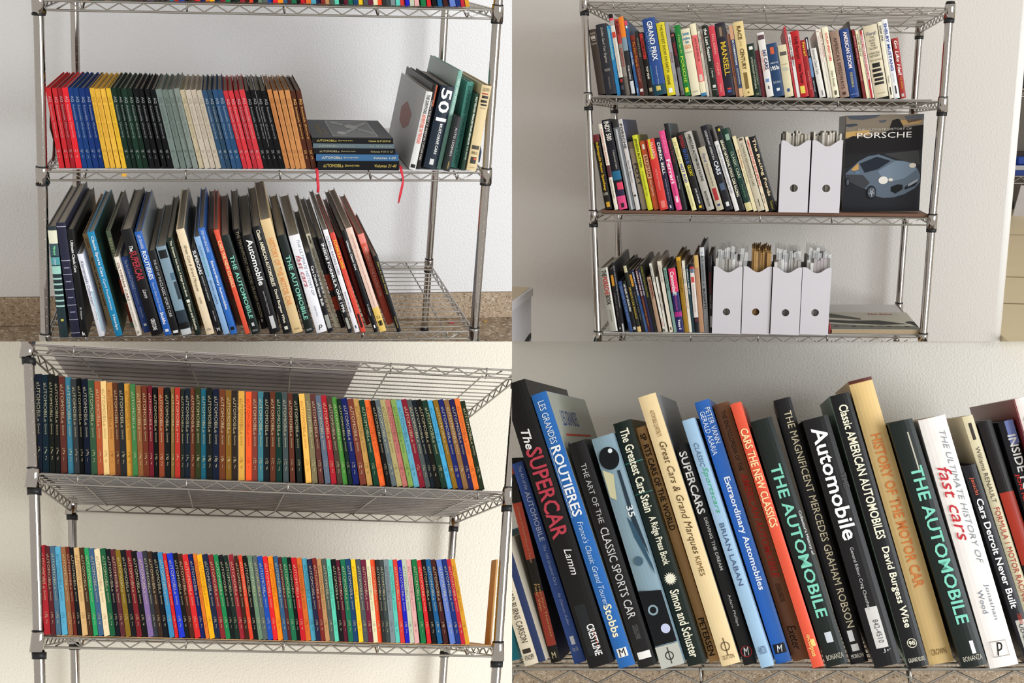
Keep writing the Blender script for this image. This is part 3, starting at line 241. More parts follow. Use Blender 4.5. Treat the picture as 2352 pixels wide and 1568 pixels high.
  (-0.5353,0.016,-0.3500,-0.1694,0.0081,0.2085,0.36,'1a1413',[]),
  (-0.5260,0.013,-0.3503,-0.1716,0.0134,0.2077,0.36,'a82830',[]),
  (-0.5108,0.012,-0.3506,-0.1764,0.0098,0.2061,0.36,'5a2428',[]),
  (-0.4996,0.014,-0.3509,-0.1794,0.0100,0.2078,0.36,'4a6a80',[]),
  (-0.4877,0.017,-0.3512,-0.1842,0.0125,0.2065,0.36,'5aa8c8',[]),
  (-0.4736,0.016,-0.3515,-0.1882,0.0102,0.2068,0.36,'946440',[]),
  (-0.4619,0.017,-0.3518,-0.1910,0.0074,0.2081,0.36,'6a2a20',[]),
  (-0.4530,0.017,-0.3520,-0.1947,0.0092,0.2069,0.36,'17181c',[]),
  (-0.4423,0.015,-0.3523,-0.1985,0.0122,0.2070,0.36,'d8b078',[]),
  (-0.4285,0.013,-0.3526,-0.2021,0.0098,0.2074,0.36,'46301e',[]),
  (-0.4173,0.014,-0.3529,-0.2048,0.0098,0.2073,0.36,'2a9a5c',[]),
  (-0.4063,0.014,-0.3532,-0.2066,0.0112,0.2065,0.36,'3f5f80',[]),
  (-0.3938,0.014,-0.3535,-0.2085,0.0126,0.2059,0.36,'ecd8b0',[]),
  (-0.3802,0.013,-0.3539,-0.2090,0.0115,0.2077,0.36,'1f5a3a',[]),
  (-0.3674,0.013,-0.3542,-0.2108,0.0103,0.2069,0.36,'15161f',[]),
  (-0.3561,0.012,-0.3545,-0.2121,0.0102,0.2070,0.36,'5a2a30',[]),
  (-0.3445,0.013,-0.3547,-0.2143,0.0111,0.2056,0.36,'80661f',[]),
  (-0.3324,0.013,-0.3551,-0.2153,0.0111,0.2065,0.36,'17191d',[]),
  (-0.3201,0.016,-0.3554,-0.2168,0.0116,0.2065,0.36,'7a2228',[]),
  (-0.3071,0.015,-0.3557,-0.2193,0.0117,0.2050,0.36,'151517',[]),
  (-0.2940,0.014,-0.3560,-0.2214,0.0123,0.2037,0.36,'80689a',[]),
  (-0.2808,0.013,-0.3563,-0.2205,0.0094,0.2068,0.36,'33363c',[]),
  (-0.2702,0.012,-0.3566,-0.2222,0.0105,0.2056,0.36,'382820',[]),
  (-0.2584,0.018,-0.3569,-0.2242,0.0122,0.2046,0.36,'191c22',[]),
  (-0.2451,0.013,-0.3572,-0.2253,0.0108,0.2044,0.36,'3a86b4',[]),
  (-0.2330,0.016,-0.3575,-0.2271,0.0082,0.2033,0.36,'d0242c',[]),
  (-0.2228,0.015,-0.3578,-0.2280,0.0129,0.2037,0.36,'2138c4',[]),
  (-0.2089,0.015,-0.3581,-0.2282,0.0101,0.2049,0.36,'181818',[]),
  (-0.1976,0.014,-0.3584,-0.2294,0.0104,0.2031,0.36,'4a251c',[]),
  (-0.1862,0.014,-0.3587,-0.2301,0.0126,0.2021,0.36,'d22a2c',[]),
  (-0.1726,0.015,-0.3590,-0.2289,0.0106,0.2039,0.36,'15205c',[]),
  (-0.1611,0.012,-0.3593,-0.2277,0.0081,0.2054,0.36,'d8742a',[]),
  (-0.1518,0.013,-0.3595,-0.2292,0.0117,0.2035,0.36,'f2ae1c',[]),
  (-0.1392,0.012,-0.3599,-0.2281,0.0122,0.2047,0.36,'1c2740',[]),
  (-0.1261,0.013,-0.3602,-0.2249,0.0113,0.2043,0.36,'84282c',[]),
  (-0.1139,0.013,-0.3605,-0.2211,0.0104,0.2050,0.36,'1f7f4a',[]),
  (-0.1025,0.015,-0.3607,-0.2182,0.0099,0.2048,0.36,'17191a',[]),
  (-0.0918,0.016,-0.3610,-0.2156,0.0108,0.2040,0.36,'1c2c26',[]),
  (-0.0801,0.016,-0.3613,-0.2108,0.0115,0.2061,0.36,'942530',[]),
  (-0.0678,0.013,-0.3616,-0.2092,0.0091,0.2036,0.36,'3f2219',[]),
  (-0.0579,0.015,-0.3618,-0.2051,0.0088,0.2058,0.36,'d8432a',[]),
  (-0.0483,0.015,-0.3621,-0.2031,0.0106,0.2042,0.36,'151516',[]),
  (-0.0368,0.014,-0.3624,-0.1992,0.0106,0.2058,0.36,'66826a',[]),
  (-0.0254,0.013,-0.3627,-0.1966,0.0107,0.2055,0.36,'565f5c',[]),
  (-0.0139,0.013,-0.3630,-0.1946,0.0117,0.2041,0.36,'1f4ba8',[]),
  (-0.0014,0.016,-0.3633,-0.1917,0.0111,0.2042,0.36,'e0262c',[]),
  (0.0105,0.016,-0.3636,-0.1885,0.0123,0.2045,0.36,'f28a1c',[]),
  (0.0236,0.013,-0.3639,-0.1848,0.0101,0.2057,0.36,'34587c',[]),
  (0.0346,0.013,-0.3641,-0.1834,0.0081,0.2040,0.36,'522428',[]),
  (0.0434,0.013,-0.3644,-0.1808,0.0118,0.2040,0.36,'1d6a48',[]),
  (0.0560,0.014,-0.3647,-0.1781,0.0087,0.2042,0.36,'141414',[]),
  (0.0654,0.013,-0.3649,-0.1760,0.0120,0.2031,0.36,'c21f28',[]),
  (0.0782,0.018,-0.3652,-0.1729,0.0120,0.2033,0.36,'d06a2c',[]),
  (0.0910,0.017,-0.3656,-0.1700,0.0118,0.2027,0.36,'4a98b0',[]),
  (0.1036,0.013,-0.3658,-0.1678,0.0103,0.2011,0.36,'25233f',[]),
  (0.1146,0.015,-0.3661,-0.1635,0.0104,0.2039,0.36,'7a2a26',[]),
  (0.1258,0.014,-0.3664,-0.1613,0.0104,0.2027,0.36,'b5885a',[]),
  (0.1370,0.015,-0.3667,-0.1581,0.0112,0.2034,0.36,'4a5650',[]),
  (0.1489,0.015,-0.3670,-0.1557,0.0102,0.2025,0.36,'5cc8aa',[]),
  (0.1603,0.013,-0.3673,-0.1529,0.0110,0.2030,0.36,'151617',[]),
  (0.1720,0.016,-0.3675,-0.1522,0.0095,0.2011,0.36,'5c1c2e',[]),
  (0.1823,0.013,-0.3678,-0.1493,0.0121,0.2031,0.36,'1d6a4c',[]),
  (0.1951,0.015,-0.3681,-0.1463,0.0122,0.2050,0.36,'1c3f66',[]),
  (0.2081,0.013,-0.3685,-0.1447,0.0111,0.2042,0.36,'f5c524',[]),
  (0.2199,0.012,-0.3687,-0.1414,0.0116,0.2051,0.36,'4c5054',[]),
  (0.2322,0.013,-0.3691,-0.1390,0.0117,0.2042,0.36,'6c2038',[]),
  (0.2447,0.013,-0.3694,-0.1361,0.0107,0.2044,0.36,'ddd8b0',[]),
  (0.2560,0.017,-0.3696,-0.1330,0.0110,0.2054,0.36,'e4502c',[]),
  (0.2678,0.012,-0.3699,-0.1304,0.0086,0.2053,0.36,'2d2d2d',[]),
  (0.2771,0.015,-0.3702,-0.1279,0.0103,0.2056,0.36,'3d4644',[]),
  (0.2880,0.014,-0.3705,-0.1259,0.0123,0.2072,0.36,'7a858a',[]),
  (0.3016,0.017,-0.3708,-0.1285,0.0105,0.2067,0.36,'5cc0b0',[]),
  (0.3132,0.016,-0.3711,-0.1303,0.0109,0.2079,0.36,'d03a34',[]),
  (0.3255,0.015,-0.3714,-0.1334,0.0108,0.2062,0.36,'1f1fb0',[]),
  (0.3371,0.016,-0.3717,-0.1340,0.0114,0.2101,0.36,'b9bfa8',[]),
  (0.3498,0.017,-0.3720,-0.1367,0.0118,0.2095,0.36,'dba5a2',[]),
  (0.3652,0.014,-0.3724,-0.1450,0.0128,0.2106,0.36,'1d7040',[]),
  (0.3812,0.014,-0.3727,-0.1564,0.0104,0.2093,0.36,'cc282c',[]),
  (0.3942,0.013,-0.3731,-0.1652,0.0112,0.2120,0.36,'161516',[]),
  (0.4085,0.015,-0.3734,-0.1756,0.0122,0.2132,0.36,'1d5888',[]),
  (0.4239,0.015,-0.3738,-0.1864,0.0119,0.2135,0.36,'42201f',[]),
  (0.4409,0.015,-0.3743,-0.1967,0.0143,0.2141,0.36,'5f78c0',[]),
  (0.4563,0.012,-0.3746,-0.1974,0.0116,0.2165,0.36,'1c2f70',[]),
  (0.4692,0.014,-0.3749,-0.1996,0.0103,0.2166,0.36,'b82838',[]),
  (0.4811,0.018,-0.3752,-0.2006,0.0111,0.2185,0.36,'cf9630',[]),
 ],
 '3a':[
  (-0.5855,0.003,0.0273,-0.1157,0.0154,0.2423,0.36,'1a2230',[]),
  (-0.5684,0.004,0.0272,-0.1197,0.0138,0.2415,0.36,'142632',[]),
  (-0.5531,0.002,0.0271,-0.1230,0.0116,0.2437,0.36,'161a16',[]),
  (-0.5399,0.002,0.0270,-0.1264,0.0113,0.2407,0.36,'171717',[]),
  (-0.5271,0.001,0.0269,-0.1300,0.0136,0.2393,0.36,'5a2e26',[]),
  (-0.5118,0.006,0.0268,-0.1340,0.0130,0.2392,0.36,'3a7890',[]),
  (-0.4971,0.002,0.0266,-0.1379,0.0114,0.2351,0.36,'34373a',[]),
  (-0.4846,0.008,0.0265,-0.1397,0.0106,0.2390,0.36,'101112',[]),
  (-0.4726,0.002,0.0264,-0.1378,0.0136,0.2368,0.36,'10182a',[]),
  (-0.4582,0.001,0.0263,-0.1359,0.0138,0.2346,0.36,'33523a',[]),
  (-0.4436,0.001,0.0262,-0.1340,0.0131,0.2325,0.36,'a85030',[]),
  (-0.4298,0.002,0.0261,-0.1316,0.0127,0.2341,0.36,'ecc886',[]),
  (-0.4163,0.006,0.0260,-0.1296,0.0135,0.2330,0.36,'c08444',[]),
  (-0.4021,0.004,0.0259,-0.1276,0.0111,0.2324,0.36,'5a3220',[]),
  (-0.3903,0.004,0.0258,-0.1255,0.0134,0.2331,0.36,'26282a',[]),
  (-0.3761,0.006,0.0257,-0.1235,0.0131,0.2323,0.36,'d0963c',[]),
  (-0.3623,0.000,0.0256,-0.1215,0.0115,0.2305,0.36,'3f7844',[]),
  (-0.3501,0.003,0.0255,-0.1198,0.0124,0.2286,0.36,'8a5a34',[]),
  (-0.3370,0.002,0.0254,-0.1157,0.0127,0.2284,0.36,'6a3020',[]),
  (-0.3234,0.001,0.0253,-0.1094,0.0102,0.2289,0.36,'6c1a28',[]),
  (-0.3126,0.005,0.0252,-0.1042,0.0112,0.2266,0.36,'121212',[]),
  (-0.3006,0.001,0.0251,-0.0979,0.0125,0.2267,0.36,'8a4028',[]),
  (-0.2874,0.000,0.0250,-0.0915,0.0126,0.2265,0.36,'141718',[]),
  (-0.2727,0.003,0.0249,-0.0851,0.0088,0.2286,0.36,'7c6236',[]),
  (-0.2633,0.000,0.0248,-0.0828,0.0122,0.2282,0.36,'b03028',[]),
  (-0.2500,0.001,0.0247,-0.0816,0.0088,0.2254,0.36,'202420',[]),
  (-0.2405,0.004,0.0246,-0.0805,0.0130,0.2280,0.36,'16202c',[]),
  (-0.2269,0.004,0.0245,-0.0792,0.0115,0.2298,0.36,'633424',[]),
  (-0.2147,0.000,0.0244,-0.0779,0.0127,0.2316,0.36,'30361c',[]),
  (-0.2014,0.007,0.0243,-0.0766,0.0128,0.2299,0.36,'1f5f74',[]),
  (-0.1878,0.003,0.0242,-0.0752,0.0142,0.2317,0.36,'161a1a',[]),
  (-0.1729,0.003,0.0241,-0.0737,0.0149,0.2307,0.36,'141c30',[]),
  (-0.1574,0.002,0.0240,-0.0721,0.0148,0.2301,0.36,'6a3820',[]),
  (-0.1415,0.001,0.0239,-0.0706,0.0135,0.2285,0.36,'7c581e',[]),
  (-0.1273,0.002,0.0238,-0.0692,0.0143,0.2294,0.36,'2c231e',[]),
  (-0.1108,0.004,0.0236,-0.0675,0.0148,0.2292,0.36,'d8a348',[]),
  (-0.0934,0.002,0.0235,-0.0658,0.0147,0.2282,0.36,'f45a2a',[]),
  (-0.0781,0.004,0.0234,-0.0643,0.0143,0.2297,0.36,'7c3a30',[]),
  (-0.0632,0.002,0.0233,-0.0629,0.0132,0.2305,0.36,'3c7480',[]),
  (-0.0488,0.003,0.0231,-0.0614,0.0145,0.2302,0.36,'151c22',[]),
  (-0.0333,0.000,0.0230,-0.0624,0.0134,0.2322,0.36,'5c3020',[]),
  (-0.0183,0.001,0.0229,-0.0665,0.0147,0.2314,0.36,'10302a',[]),
  (-0.0008,0.001,0.0228,-0.0728,0.0136,0.2317,0.36,'3f4a4c',[]),
  (0.0167,0.003,0.0226,-0.0865,0.0125,0.2317,0.36,'5a2e22',[]),
  (0.0344,0.004,0.0225,-0.1058,0.0130,0.2317,0.36,'1a211e',[]),
  (0.0562,0.001,0.0223,-0.1326,0.0142,0.2321,0.36,'f2b85a',[]),
  (0.0725,0.001,0.0222,-0.1383,0.0134,0.2335,0.36,'7a7050',[]),
  (0.0889,0.002,0.0221,-0.1481,0.0125,0.2339,0.36,'5c3430',[]),
  (0.1049,0.002,0.0220,-0.1595,0.0135,0.2308,0.36,'5a6678',[]),
  (0.1206,0.004,0.0218,-0.1656,0.0138,0.2328,0.36,'a8202c',[]),
  (0.1365,0.002,0.0217,-0.1713,0.0129,0.2288,0.36,'473a30',[]),
  (0.1509,0.005,0.0216,-0.1745,0.0120,0.2306,0.36,'4a8a3c',[]),
  (0.1650,0.000,0.0215,-0.1797,0.0095,0.2272,0.36,'142820',[]),
  (0.1764,0.000,0.0214,-0.1846,0.0151,0.2284,0.36,'151e5a',[]),
  (0.1944,0.001,0.0213,-0.1932,0.0157,0.2282,0.36,'74382c',[]),
  (0.2129,0.004,0.0211,-0.2010,0.0139,0.2299,0.36,'bb9050',[]),
  (0.2297,0.000,0.0210,-0.2095,0.0132,0.2279,0.36,'143c2c',[]),
  (0.2457,0.007,0.0209,-0.2171,0.0150,0.2300,0.36,'f26a30',[]),
  (0.2634,0.001,0.0207,-0.2240,0.0106,0.2294,0.36,'151413',[]),
  (0.2761,0.000,0.0206,-0.2290,0.0126,0.2313,0.36,'5a6468',[]),
  (0.2905,0.003,0.0205,-0.2326,0.0134,0.2337,0.36,'a89a68',[]),
  (0.3055,0.003,0.0204,-0.2352,0.0132,0.2344,0.36,'b56c64',[]),
  (0.3202,0.000,0.0203,-0.2374,0.0129,0.2351,0.36,'7c9a50',[]),
  (0.3351,0.002,0.0202,-0.2414,0.0140,0.2346,0.36,'5c9cb4',[]),
  (0.3502,0.003,0.0200,-0.2415,0.0142,0.2385,0.36,'7c1c2c',[]),
  (0.3661,0.004,0.0199,-0.2443,0.0127,0.2391,0.36,'4a5050',[]),
  (0.3806,0.002,0.0198,-0.2475,0.0103,0.2386,0.36,'151c24',[]),
  (0.3922,0.001,0.0197,-0.2490,0.0139,0.2401,0.36,'14130f',[]),
  (0.4082,0.001,0.0196,-0.2531,0.0150,0.2393,0.36,'1c3426',[]),
  (0.4252,0.006,0.0195,-0.2536,0.0128,0.2414,0.36,'4aa4d0',[]),
  (0.4391,0.003,0.0194,-0.2495,0.0124,0.2428,0.36,'84601c',[]),
  (0.4525,0.004,0.0193,-0.2458,0.0135,0.2447,0.36,'1c2464',[]),
  (0.4670,0.002,0.0191,-0.2433,0.0131,0.2446,0.36,'84603c',[]),
  (0.4812,0.002,0.0190,-0.2397,0.0130,0.2460,0.36,'24204c',[]),
  (0.4954,0.004,0.0189,-0.2354,0.0141,0.2488,0.36,'e07030',[]),
  (0.5114,0.003,0.0188,-0.2384,0.0126,0.2440,0.36,'222c1c',[]),
 ],
 '1b':[
  (-0.5418,0.007,0.0187,-0.0884,0.0117,0.2031,0.34,'c22a30',[]),
  (-0.5259,0.008,0.0189,-0.0948,0.0108,0.2019,0.34,'c02a30',[]),
  (-0.5132,0.010,0.0192,-0.0978,0.0107,0.2035,0.34,'98232a',[]),
  (-0.5009,0.008,0.0194,-0.1023,0.0136,0.2040,0.34,'dc2a34',[]),
  (-0.4858,0.008,0.0196,-0.1066,0.0115,0.2048,0.34,'1c3c78',[]),
  (-0.4726,0.007,0.0198,-0.1117,0.0112,0.2044,0.34,'1c3c74',[]),
  (-0.4595,0.010,0.0201,-0.1175,0.0132,0.2031,0.34,'1a3470',[]),
  (-0.4448,0.012,0.0203,-0.1214,0.0116,0.2042,0.34,'16306a',[]),
  (-0.4315,0.010,0.0205,-0.1261,0.0115,0.2043,0.34,'d8a83c',[]),
  (-0.4181,0.010,0.0208,-0.1317,0.0117,0.2032,0.34,'dcaa40',[]),
  (-0.4041,0.010,0.0210,-0.1362,0.0120,0.2037,0.34,'e4b444',[]),
  (-0.3895,0.007,0.0212,-0.1399,0.0110,0.2053,0.34,'dcb034',[]),
  (-0.3772,0.007,0.0214,-0.1430,0.0120,0.2068,0.34,'1a2e24',[]),
  (-0.3632,0.011,0.0217,-0.1480,0.0109,0.2061,0.34,'18281f',[]),
  (-0.3503,0.006,0.0219,-0.1541,0.0127,0.2053,0.34,'1c3428',[]),
  (-0.3360,0.009,0.0221,-0.1579,0.0119,0.2061,0.34,'182a20',[]),
  (-0.3205,0.007,0.0224,-0.1636,0.0121,0.2063,0.34,'131517',[]),
  (-0.3059,0.006,0.0226,-0.1689,0.0111,0.2065,0.34,'121214',[]),
  (-0.2893,0.007,0.0229,-0.1750,0.0111,0.2066,0.34,'131416',[]),
  (-0.2747,0.007,0.0232,-0.1818,0.0121,0.2058,0.34,'111214',[]),
  (-0.2606,0.008,0.0234,-0.1862,0.0148,0.2072,0.34,'6f7c78',[]),
  (-0.2433,0.007,0.0237,-0.1934,0.0135,0.2065,0.34,'66736c',[]),
  (-0.2278,0.013,0.0240,-0.1985,0.0140,0.2064,0.34,'78847e',[]),
  (-0.2121,0.007,0.0242,-0.2009,0.0130,0.2104,0.34,'7c8680',[]),
  (-0.1965,0.010,0.0245,-0.2088,0.0126,0.2070,0.34,'b8ab90',[]),
  (-0.1823,0.007,0.0247,-0.2124,0.0132,0.2073,0.34,'bbb0a0',[]),
  (-0.1676,0.010,0.0250,-0.2145,0.0125,0.2078,0.34,'b8ab9c',[]),
  (-0.1533,0.008,0.0252,-0.2185,0.0128,0.2074,0.34,'b5aa98',[]),
  (-0.1391,0.007,0.0254,-0.2206,0.0117,0.2083,0.34,'2f4a66',[]),
  (-0.1258,0.009,0.0256,-0.2228,0.0113,0.2086,0.34,'2b4256',[]),
  (-0.1118,0.007,0.0259,-0.2245,0.0112,0.2100,0.34,'2c4c70',[]),
  (-0.0993,0.007,0.0261,-0.2266,0.0133,0.2108,0.34,'28486c',[]),
  (-0.0837,0.007,0.0264,-0.2315,0.0114,0.2084,0.34,'b8303a',[]),
  (-0.0707,0.008,0.0266,-0.2303,0.0114,0.2089,0.34,'c8363e',[]),
  (-0.0566,0.008,0.0268,-0.2292,0.0115,0.2097,0.34,'a82c36',[]),
  (-0.0435,0.007,0.0270,-0.2264,0.0131,0.2120,0.34,'c43840',[]),
  (-0.0288,0.008,0.0273,-0.2298,0.0116,0.2093,0.34,'151517',[]),
  (-0.0157,0.008,0.0275,-0.2284,0.0122,0.2113,0.34,'131315',[]),
  (-0.0018,0.009,0.0277,-0.2297,0.0130,0.2110,0.34,'121214',[]),
  (0.0127,0.007,0.0280,-0.2321,0.0134,0.2102,0.34,'121214',[]),
  (0.0280,0.011,0.0282,-0.2263,0.0117,0.2133,0.34,'b87a48',[]),
  (0.0422,0.008,0.0285,-0.2240,0.0117,0.2111,0.34,'bc804e',[]),
  (0.0555,0.007,0.0287,-0.2184,0.0128,0.2117,0.34,'bc824e',[]),
  (0.0700,0.008,0.0289,-0.2122,0.0129,0.2124,0.34,'bf8450',[]),
  (0.0839,0.009,0.0292,-0.2085,0.0120,0.2111,0.34,'4a281c',[]),
  (0.0979,0.007,0.0294,-0.2055,0.0129,0.2123,0.34,'4c2a1e',[]),
 ],
 '1a':[
  (-0.5563,0.015,0.4344,0.0145,0.0081,0.2040,0.36,'1a1413',[]),
  (-0.5466,0.013,0.4349,0.0094,0.0132,0.2021,0.36,'a82830',[]),
  (-0.5313,0.016,0.4354,0.0025,0.0099,0.2037,0.36,'5a2428',[]),
  (-0.5195,0.014,0.4358,-0.0042,0.0106,0.2023,0.36,'4a6a80',[]),
  (-0.5069,0.013,0.4364,-0.0108,0.0128,0.2040,0.36,'5aa8c8',[]),
  (-0.4919,0.013,0.4369,-0.0184,0.0101,0.2030,0.36,'946440',[]),
  (-0.4802,0.016,0.4372,-0.0235,0.0074,0.2039,0.36,'6a2a20',[]),
  (-0.4709,0.013,0.4376,-0.0300,0.0094,0.2018,0.36,'17181c',[]),
  (-0.4597,0.012,0.4381,-0.0360,0.0118,0.2030,0.36,'d8b078',[]),
  (-0.4456,0.017,0.4386,-0.0441,0.0095,0.2004,0.36,'46301e',[]),
  (-0.4345,0.014,0.4390,-0.0490,0.0102,0.2012,0.36,'2a9a5c',[]),
  (-0.4230,0.014,0.4395,-0.0525,0.0114,0.2020,0.36,'3f5f80',[]),
  (-0.4100,0.016,0.4400,-0.0573,0.0126,0.2015,0.36,'ecd8b0',[]),
  (-0.3957,0.013,0.4405,-0.0623,0.0114,0.2004,0.36,'1f5a3a',[]),
  (-0.3826,0.014,0.4410,-0.0674,0.0102,0.1989,0.36,'15161f',[]),
  (-0.3710,0.016,0.4414,-0.0711,0.0106,0.1994,0.36,'5a2a30',[]),
  (-0.3593,0.015,0.4419,-0.0740,0.0114,0.2012,0.36,'80661f',[]),
  (-0.3461,0.012,0.4424,-0.0793,0.0112,0.1995,0.36,'17191d',[]),
  (-0.3334,0.015,0.4428,-0.0837,0.0118,0.1995,0.36,'7a2228',[]),
  (-0.3200,0.015,0.4434,-0.0880,0.0120,0.1999,0.36,'151517',[]),
  (-0.3064,0.013,0.4439,-0.0925,0.0125,0.1996,0.36,'80689a',[]),
  (-0.2926,0.012,0.4443,-0.0956,0.0093,0.2004,0.36,'33363c',[]),
  (-0.2816,0.015,0.4448,-0.1009,0.0109,0.1979,0.36,'382820',[]),
  (-0.2696,0.015,0.4453,-0.1033,0.0126,0.2001,0.36,'191c22',[]),
  (-0.2555,0.017,0.4457,-0.1074,0.0110,0.1998,0.36,'3a86b4',[]),
  (-0.2431,0.012,0.4462,-0.1113,0.0086,0.1990,0.36,'d0242c',[]),
  (-0.2325,0.017,0.4467,-0.1156,0.0132,0.1988,0.36,'2138c4',[]),
  (-0.2178,0.014,0.4471,-0.1197,0.0103,0.1983,0.36,'181818',[]),
  (-0.2063,0.017,0.4476,-0.1220,0.0108,0.1987,0.36,'4a251c',[]),
  (-0.1945,0.016,0.4481,-0.1240,0.0128,0.1997,0.36,'d22a2c',[]),
  (-0.1800,0.014,0.4486,-0.1282,0.0107,0.1981,0.36,'15205c',[]),
  (-0.1682,0.014,0.4490,-0.1304,0.0084,0.1984,0.36,'d8742a',[]),
  (-0.1587,0.015,0.4494,-0.1327,0.0121,0.1988,0.36,'f2ae1c',[]),
  (-0.1453,0.014,0.4499,-0.1356,0.0126,0.1989,0.36,'1c2740',[]),
  (-0.1320,0.013,0.4504,-0.1344,0.0120,0.1996,0.36,'84282c',[]),
  (-0.1192,0.014,0.4509,-0.1337,0.0111,0.1998,0.36,'1f7f4a',[]),
  (-0.1074,0.013,0.4513,-0.1337,0.0105,0.1991,0.36,'17191a',[]),
  (-0.0962,0.016,0.4517,-0.1337,0.0115,0.1984,0.36,'1c2c26',[]),
  (-0.0840,0.014,0.4522,-0.1308,0.0120,0.2013,0.36,'942530',[]),
  (-0.0710,0.018,0.4526,-0.1320,0.0095,0.1989,0.36,'3f2219',[]),
  (-0.0608,0.014,0.4530,-0.1313,0.0092,0.1991,0.36,'d8432a',[]),
  (-0.0507,0.014,0.4534,-0.1295,0.0111,0.2008,0.36,'151516',[]),
  (-0.0388,0.015,0.4539,-0.1303,0.0112,0.1994,0.36,'66826a',[]),
  (-0.0269,0.012,0.4543,-0.1290,0.0114,0.2010,0.36,'565f5c',[]),
  (-0.0147,0.021,0.4548,-0.1296,0.0123,0.2000,0.36,'1f4ba8',[]),
  (-0.0017,0.013,0.4553,-0.1292,0.0115,0.2002,0.36,'e0262c',[]),
  (0.0105,0.013,0.4558,-0.1287,0.0131,0.2006,0.36,'f28a1c',[]),
  (0.0243,0.015,0.4562,-0.1289,0.0108,0.2001,0.36,'34587c',[]),
  (0.0358,0.013,0.4566,-0.1286,0.0085,0.2001,0.36,'522428',[]),
  (0.0449,0.013,0.4570,-0.1275,0.0124,0.2016,0.36,'1d6a48',[]),
  (0.0583,0.016,0.4575,-0.1288,0.0093,0.1993,0.36,'141414',[]),
  (0.0683,0.017,0.4579,-0.1266,0.0122,0.2025,0.36,'c21f28',[]),
  (0.0816,0.013,0.4584,-0.1285,0.0123,0.1989,0.36,'d06a2c',[]),
  (0.0945,0.014,0.4589,-0.1269,0.0128,0.2011,0.36,'4a98b0',[]),
  (0.1080,0.018,0.4594,-0.1260,0.0109,0.2021,0.36,'25233f',[]),
  (0.1197,0.013,0.4598,-0.1264,0.0108,0.2010,0.36,'7a2a26',[]),
  (0.1312,0.015,0.4603,-0.1248,0.0109,0.2033,0.36,'b5885a',[]),
  (0.1429,0.012,0.4607,-0.1251,0.0116,0.2021,0.36,'4a5650',[]),
  (0.1553,0.015,0.4612,-0.1254,0.0108,0.2012,0.36,'5cc8aa',[]),
  (0.1676,0.015,0.4616,-0.1261,0.0113,0.2003,0.36,'151617',[]),
  (0.1797,0.015,0.4621,-0.1266,0.0101,0.2007,0.36,'5c1c2e',[]),
  (0.1905,0.015,0.4625,-0.1261,0.0125,0.2030,0.36,'1d6a4c',[]),
  (0.2039,0.012,0.4630,-0.1272,0.0127,0.2025,0.36,'1c3f66',[]),
  (0.2176,0.018,0.4635,-0.1266,0.0117,0.2053,0.36,'f5c524',[]),
  (0.2302,0.013,0.4640,-0.1277,0.0118,0.2028,0.36,'4c5054',[]),
  (0.2428,0.013,0.4645,-0.1268,0.0123,0.2043,0.36,'6c2038',[]),
  (0.2557,0.013,0.4649,-0.1258,0.0111,0.2061,0.36,'ddd8b0',[]),
  (0.2677,0.017,0.4654,-0.1268,0.0115,0.2037,0.36,'e4502c',[]),
  (0.2799,0.013,0.4658,-0.1260,0.0092,0.2050,0.36,'2d2d2d',[]),
  (0.2898,0.016,0.4662,-0.1252,0.0105,0.2065,0.36,'3d4644',[]),
  (0.3015,0.014,0.4667,-0.1278,0.0121,0.2040,0.36,'7a858a',[]),
  (0.3152,0.012,0.4671,-0.1321,0.0109,0.2059,0.36,'5cc0b0',[]),
  (0.3278,0.019,0.4677,-0.1365,0.0112,0.2073,0.36,'d03a34',[]),
  (0.3408,0.014,0.4681,-0.1415,0.0104,0.2074,0.36,'1f1fb0',[]),
  (0.3528,0.015,0.4686,-0.1458,0.0114,0.2090,0.36,'b9bfa8',[]),
  (0.3658,0.016,0.4691,-0.1497,0.0121,0.2114,0.36,'dba5a2',[]),
  (0.3821,0.012,0.4697,-0.1646,0.0132,0.2082,0.36,'1d7040',[]),
  (0.3989,0.014,0.4703,-0.1775,0.0105,0.2097,0.36,'cc282c',[]),
  (0.4131,0.013,0.4708,-0.1909,0.0108,0.2103,0.36,'161516',[]),
  (0.4277,0.012,0.4714,-0.2049,0.0123,0.2113,0.36,'1d5888',[]),
  (0.4439,0.017,0.4720,-0.2189,0.0123,0.2118,0.36,'42201f',[]),
  (0.4614,0.013,0.4727,-0.2319,0.0147,0.2144,0.36,'5f78c0',[]),
  (0.4784,0.015,0.4733,-0.2381,0.0116,0.2143,0.36,'1c2f70',[]),
  (0.4917,0.014,0.4738,-0.2410,0.0098,0.2166,0.36,'b82838',[]),
  (0.5037,0.014,0.4742,-0.2468,0.0108,0.2157,0.36,'cf9630',[]),
 ],
}
SIZE = {1: .75, 2: 1.0, 3: .75, 4: 1.0}   # the two left-hand units are the smaller ones and stand nearer
PM = {k: Matrix.Translation((0, 0, CAMZ)) @ Matrix([list(r) for r in v] + [[0, 0, 0, 1]]) @ Matrix.Diagonal((SIZE[k], SIZE[k], SIZE[k], 1)) for k, v in POSE.items()}
BAY = {1: 'upper-left', 2: 'upper-right', 3: 'lower-left', 4: 'lower-right'}
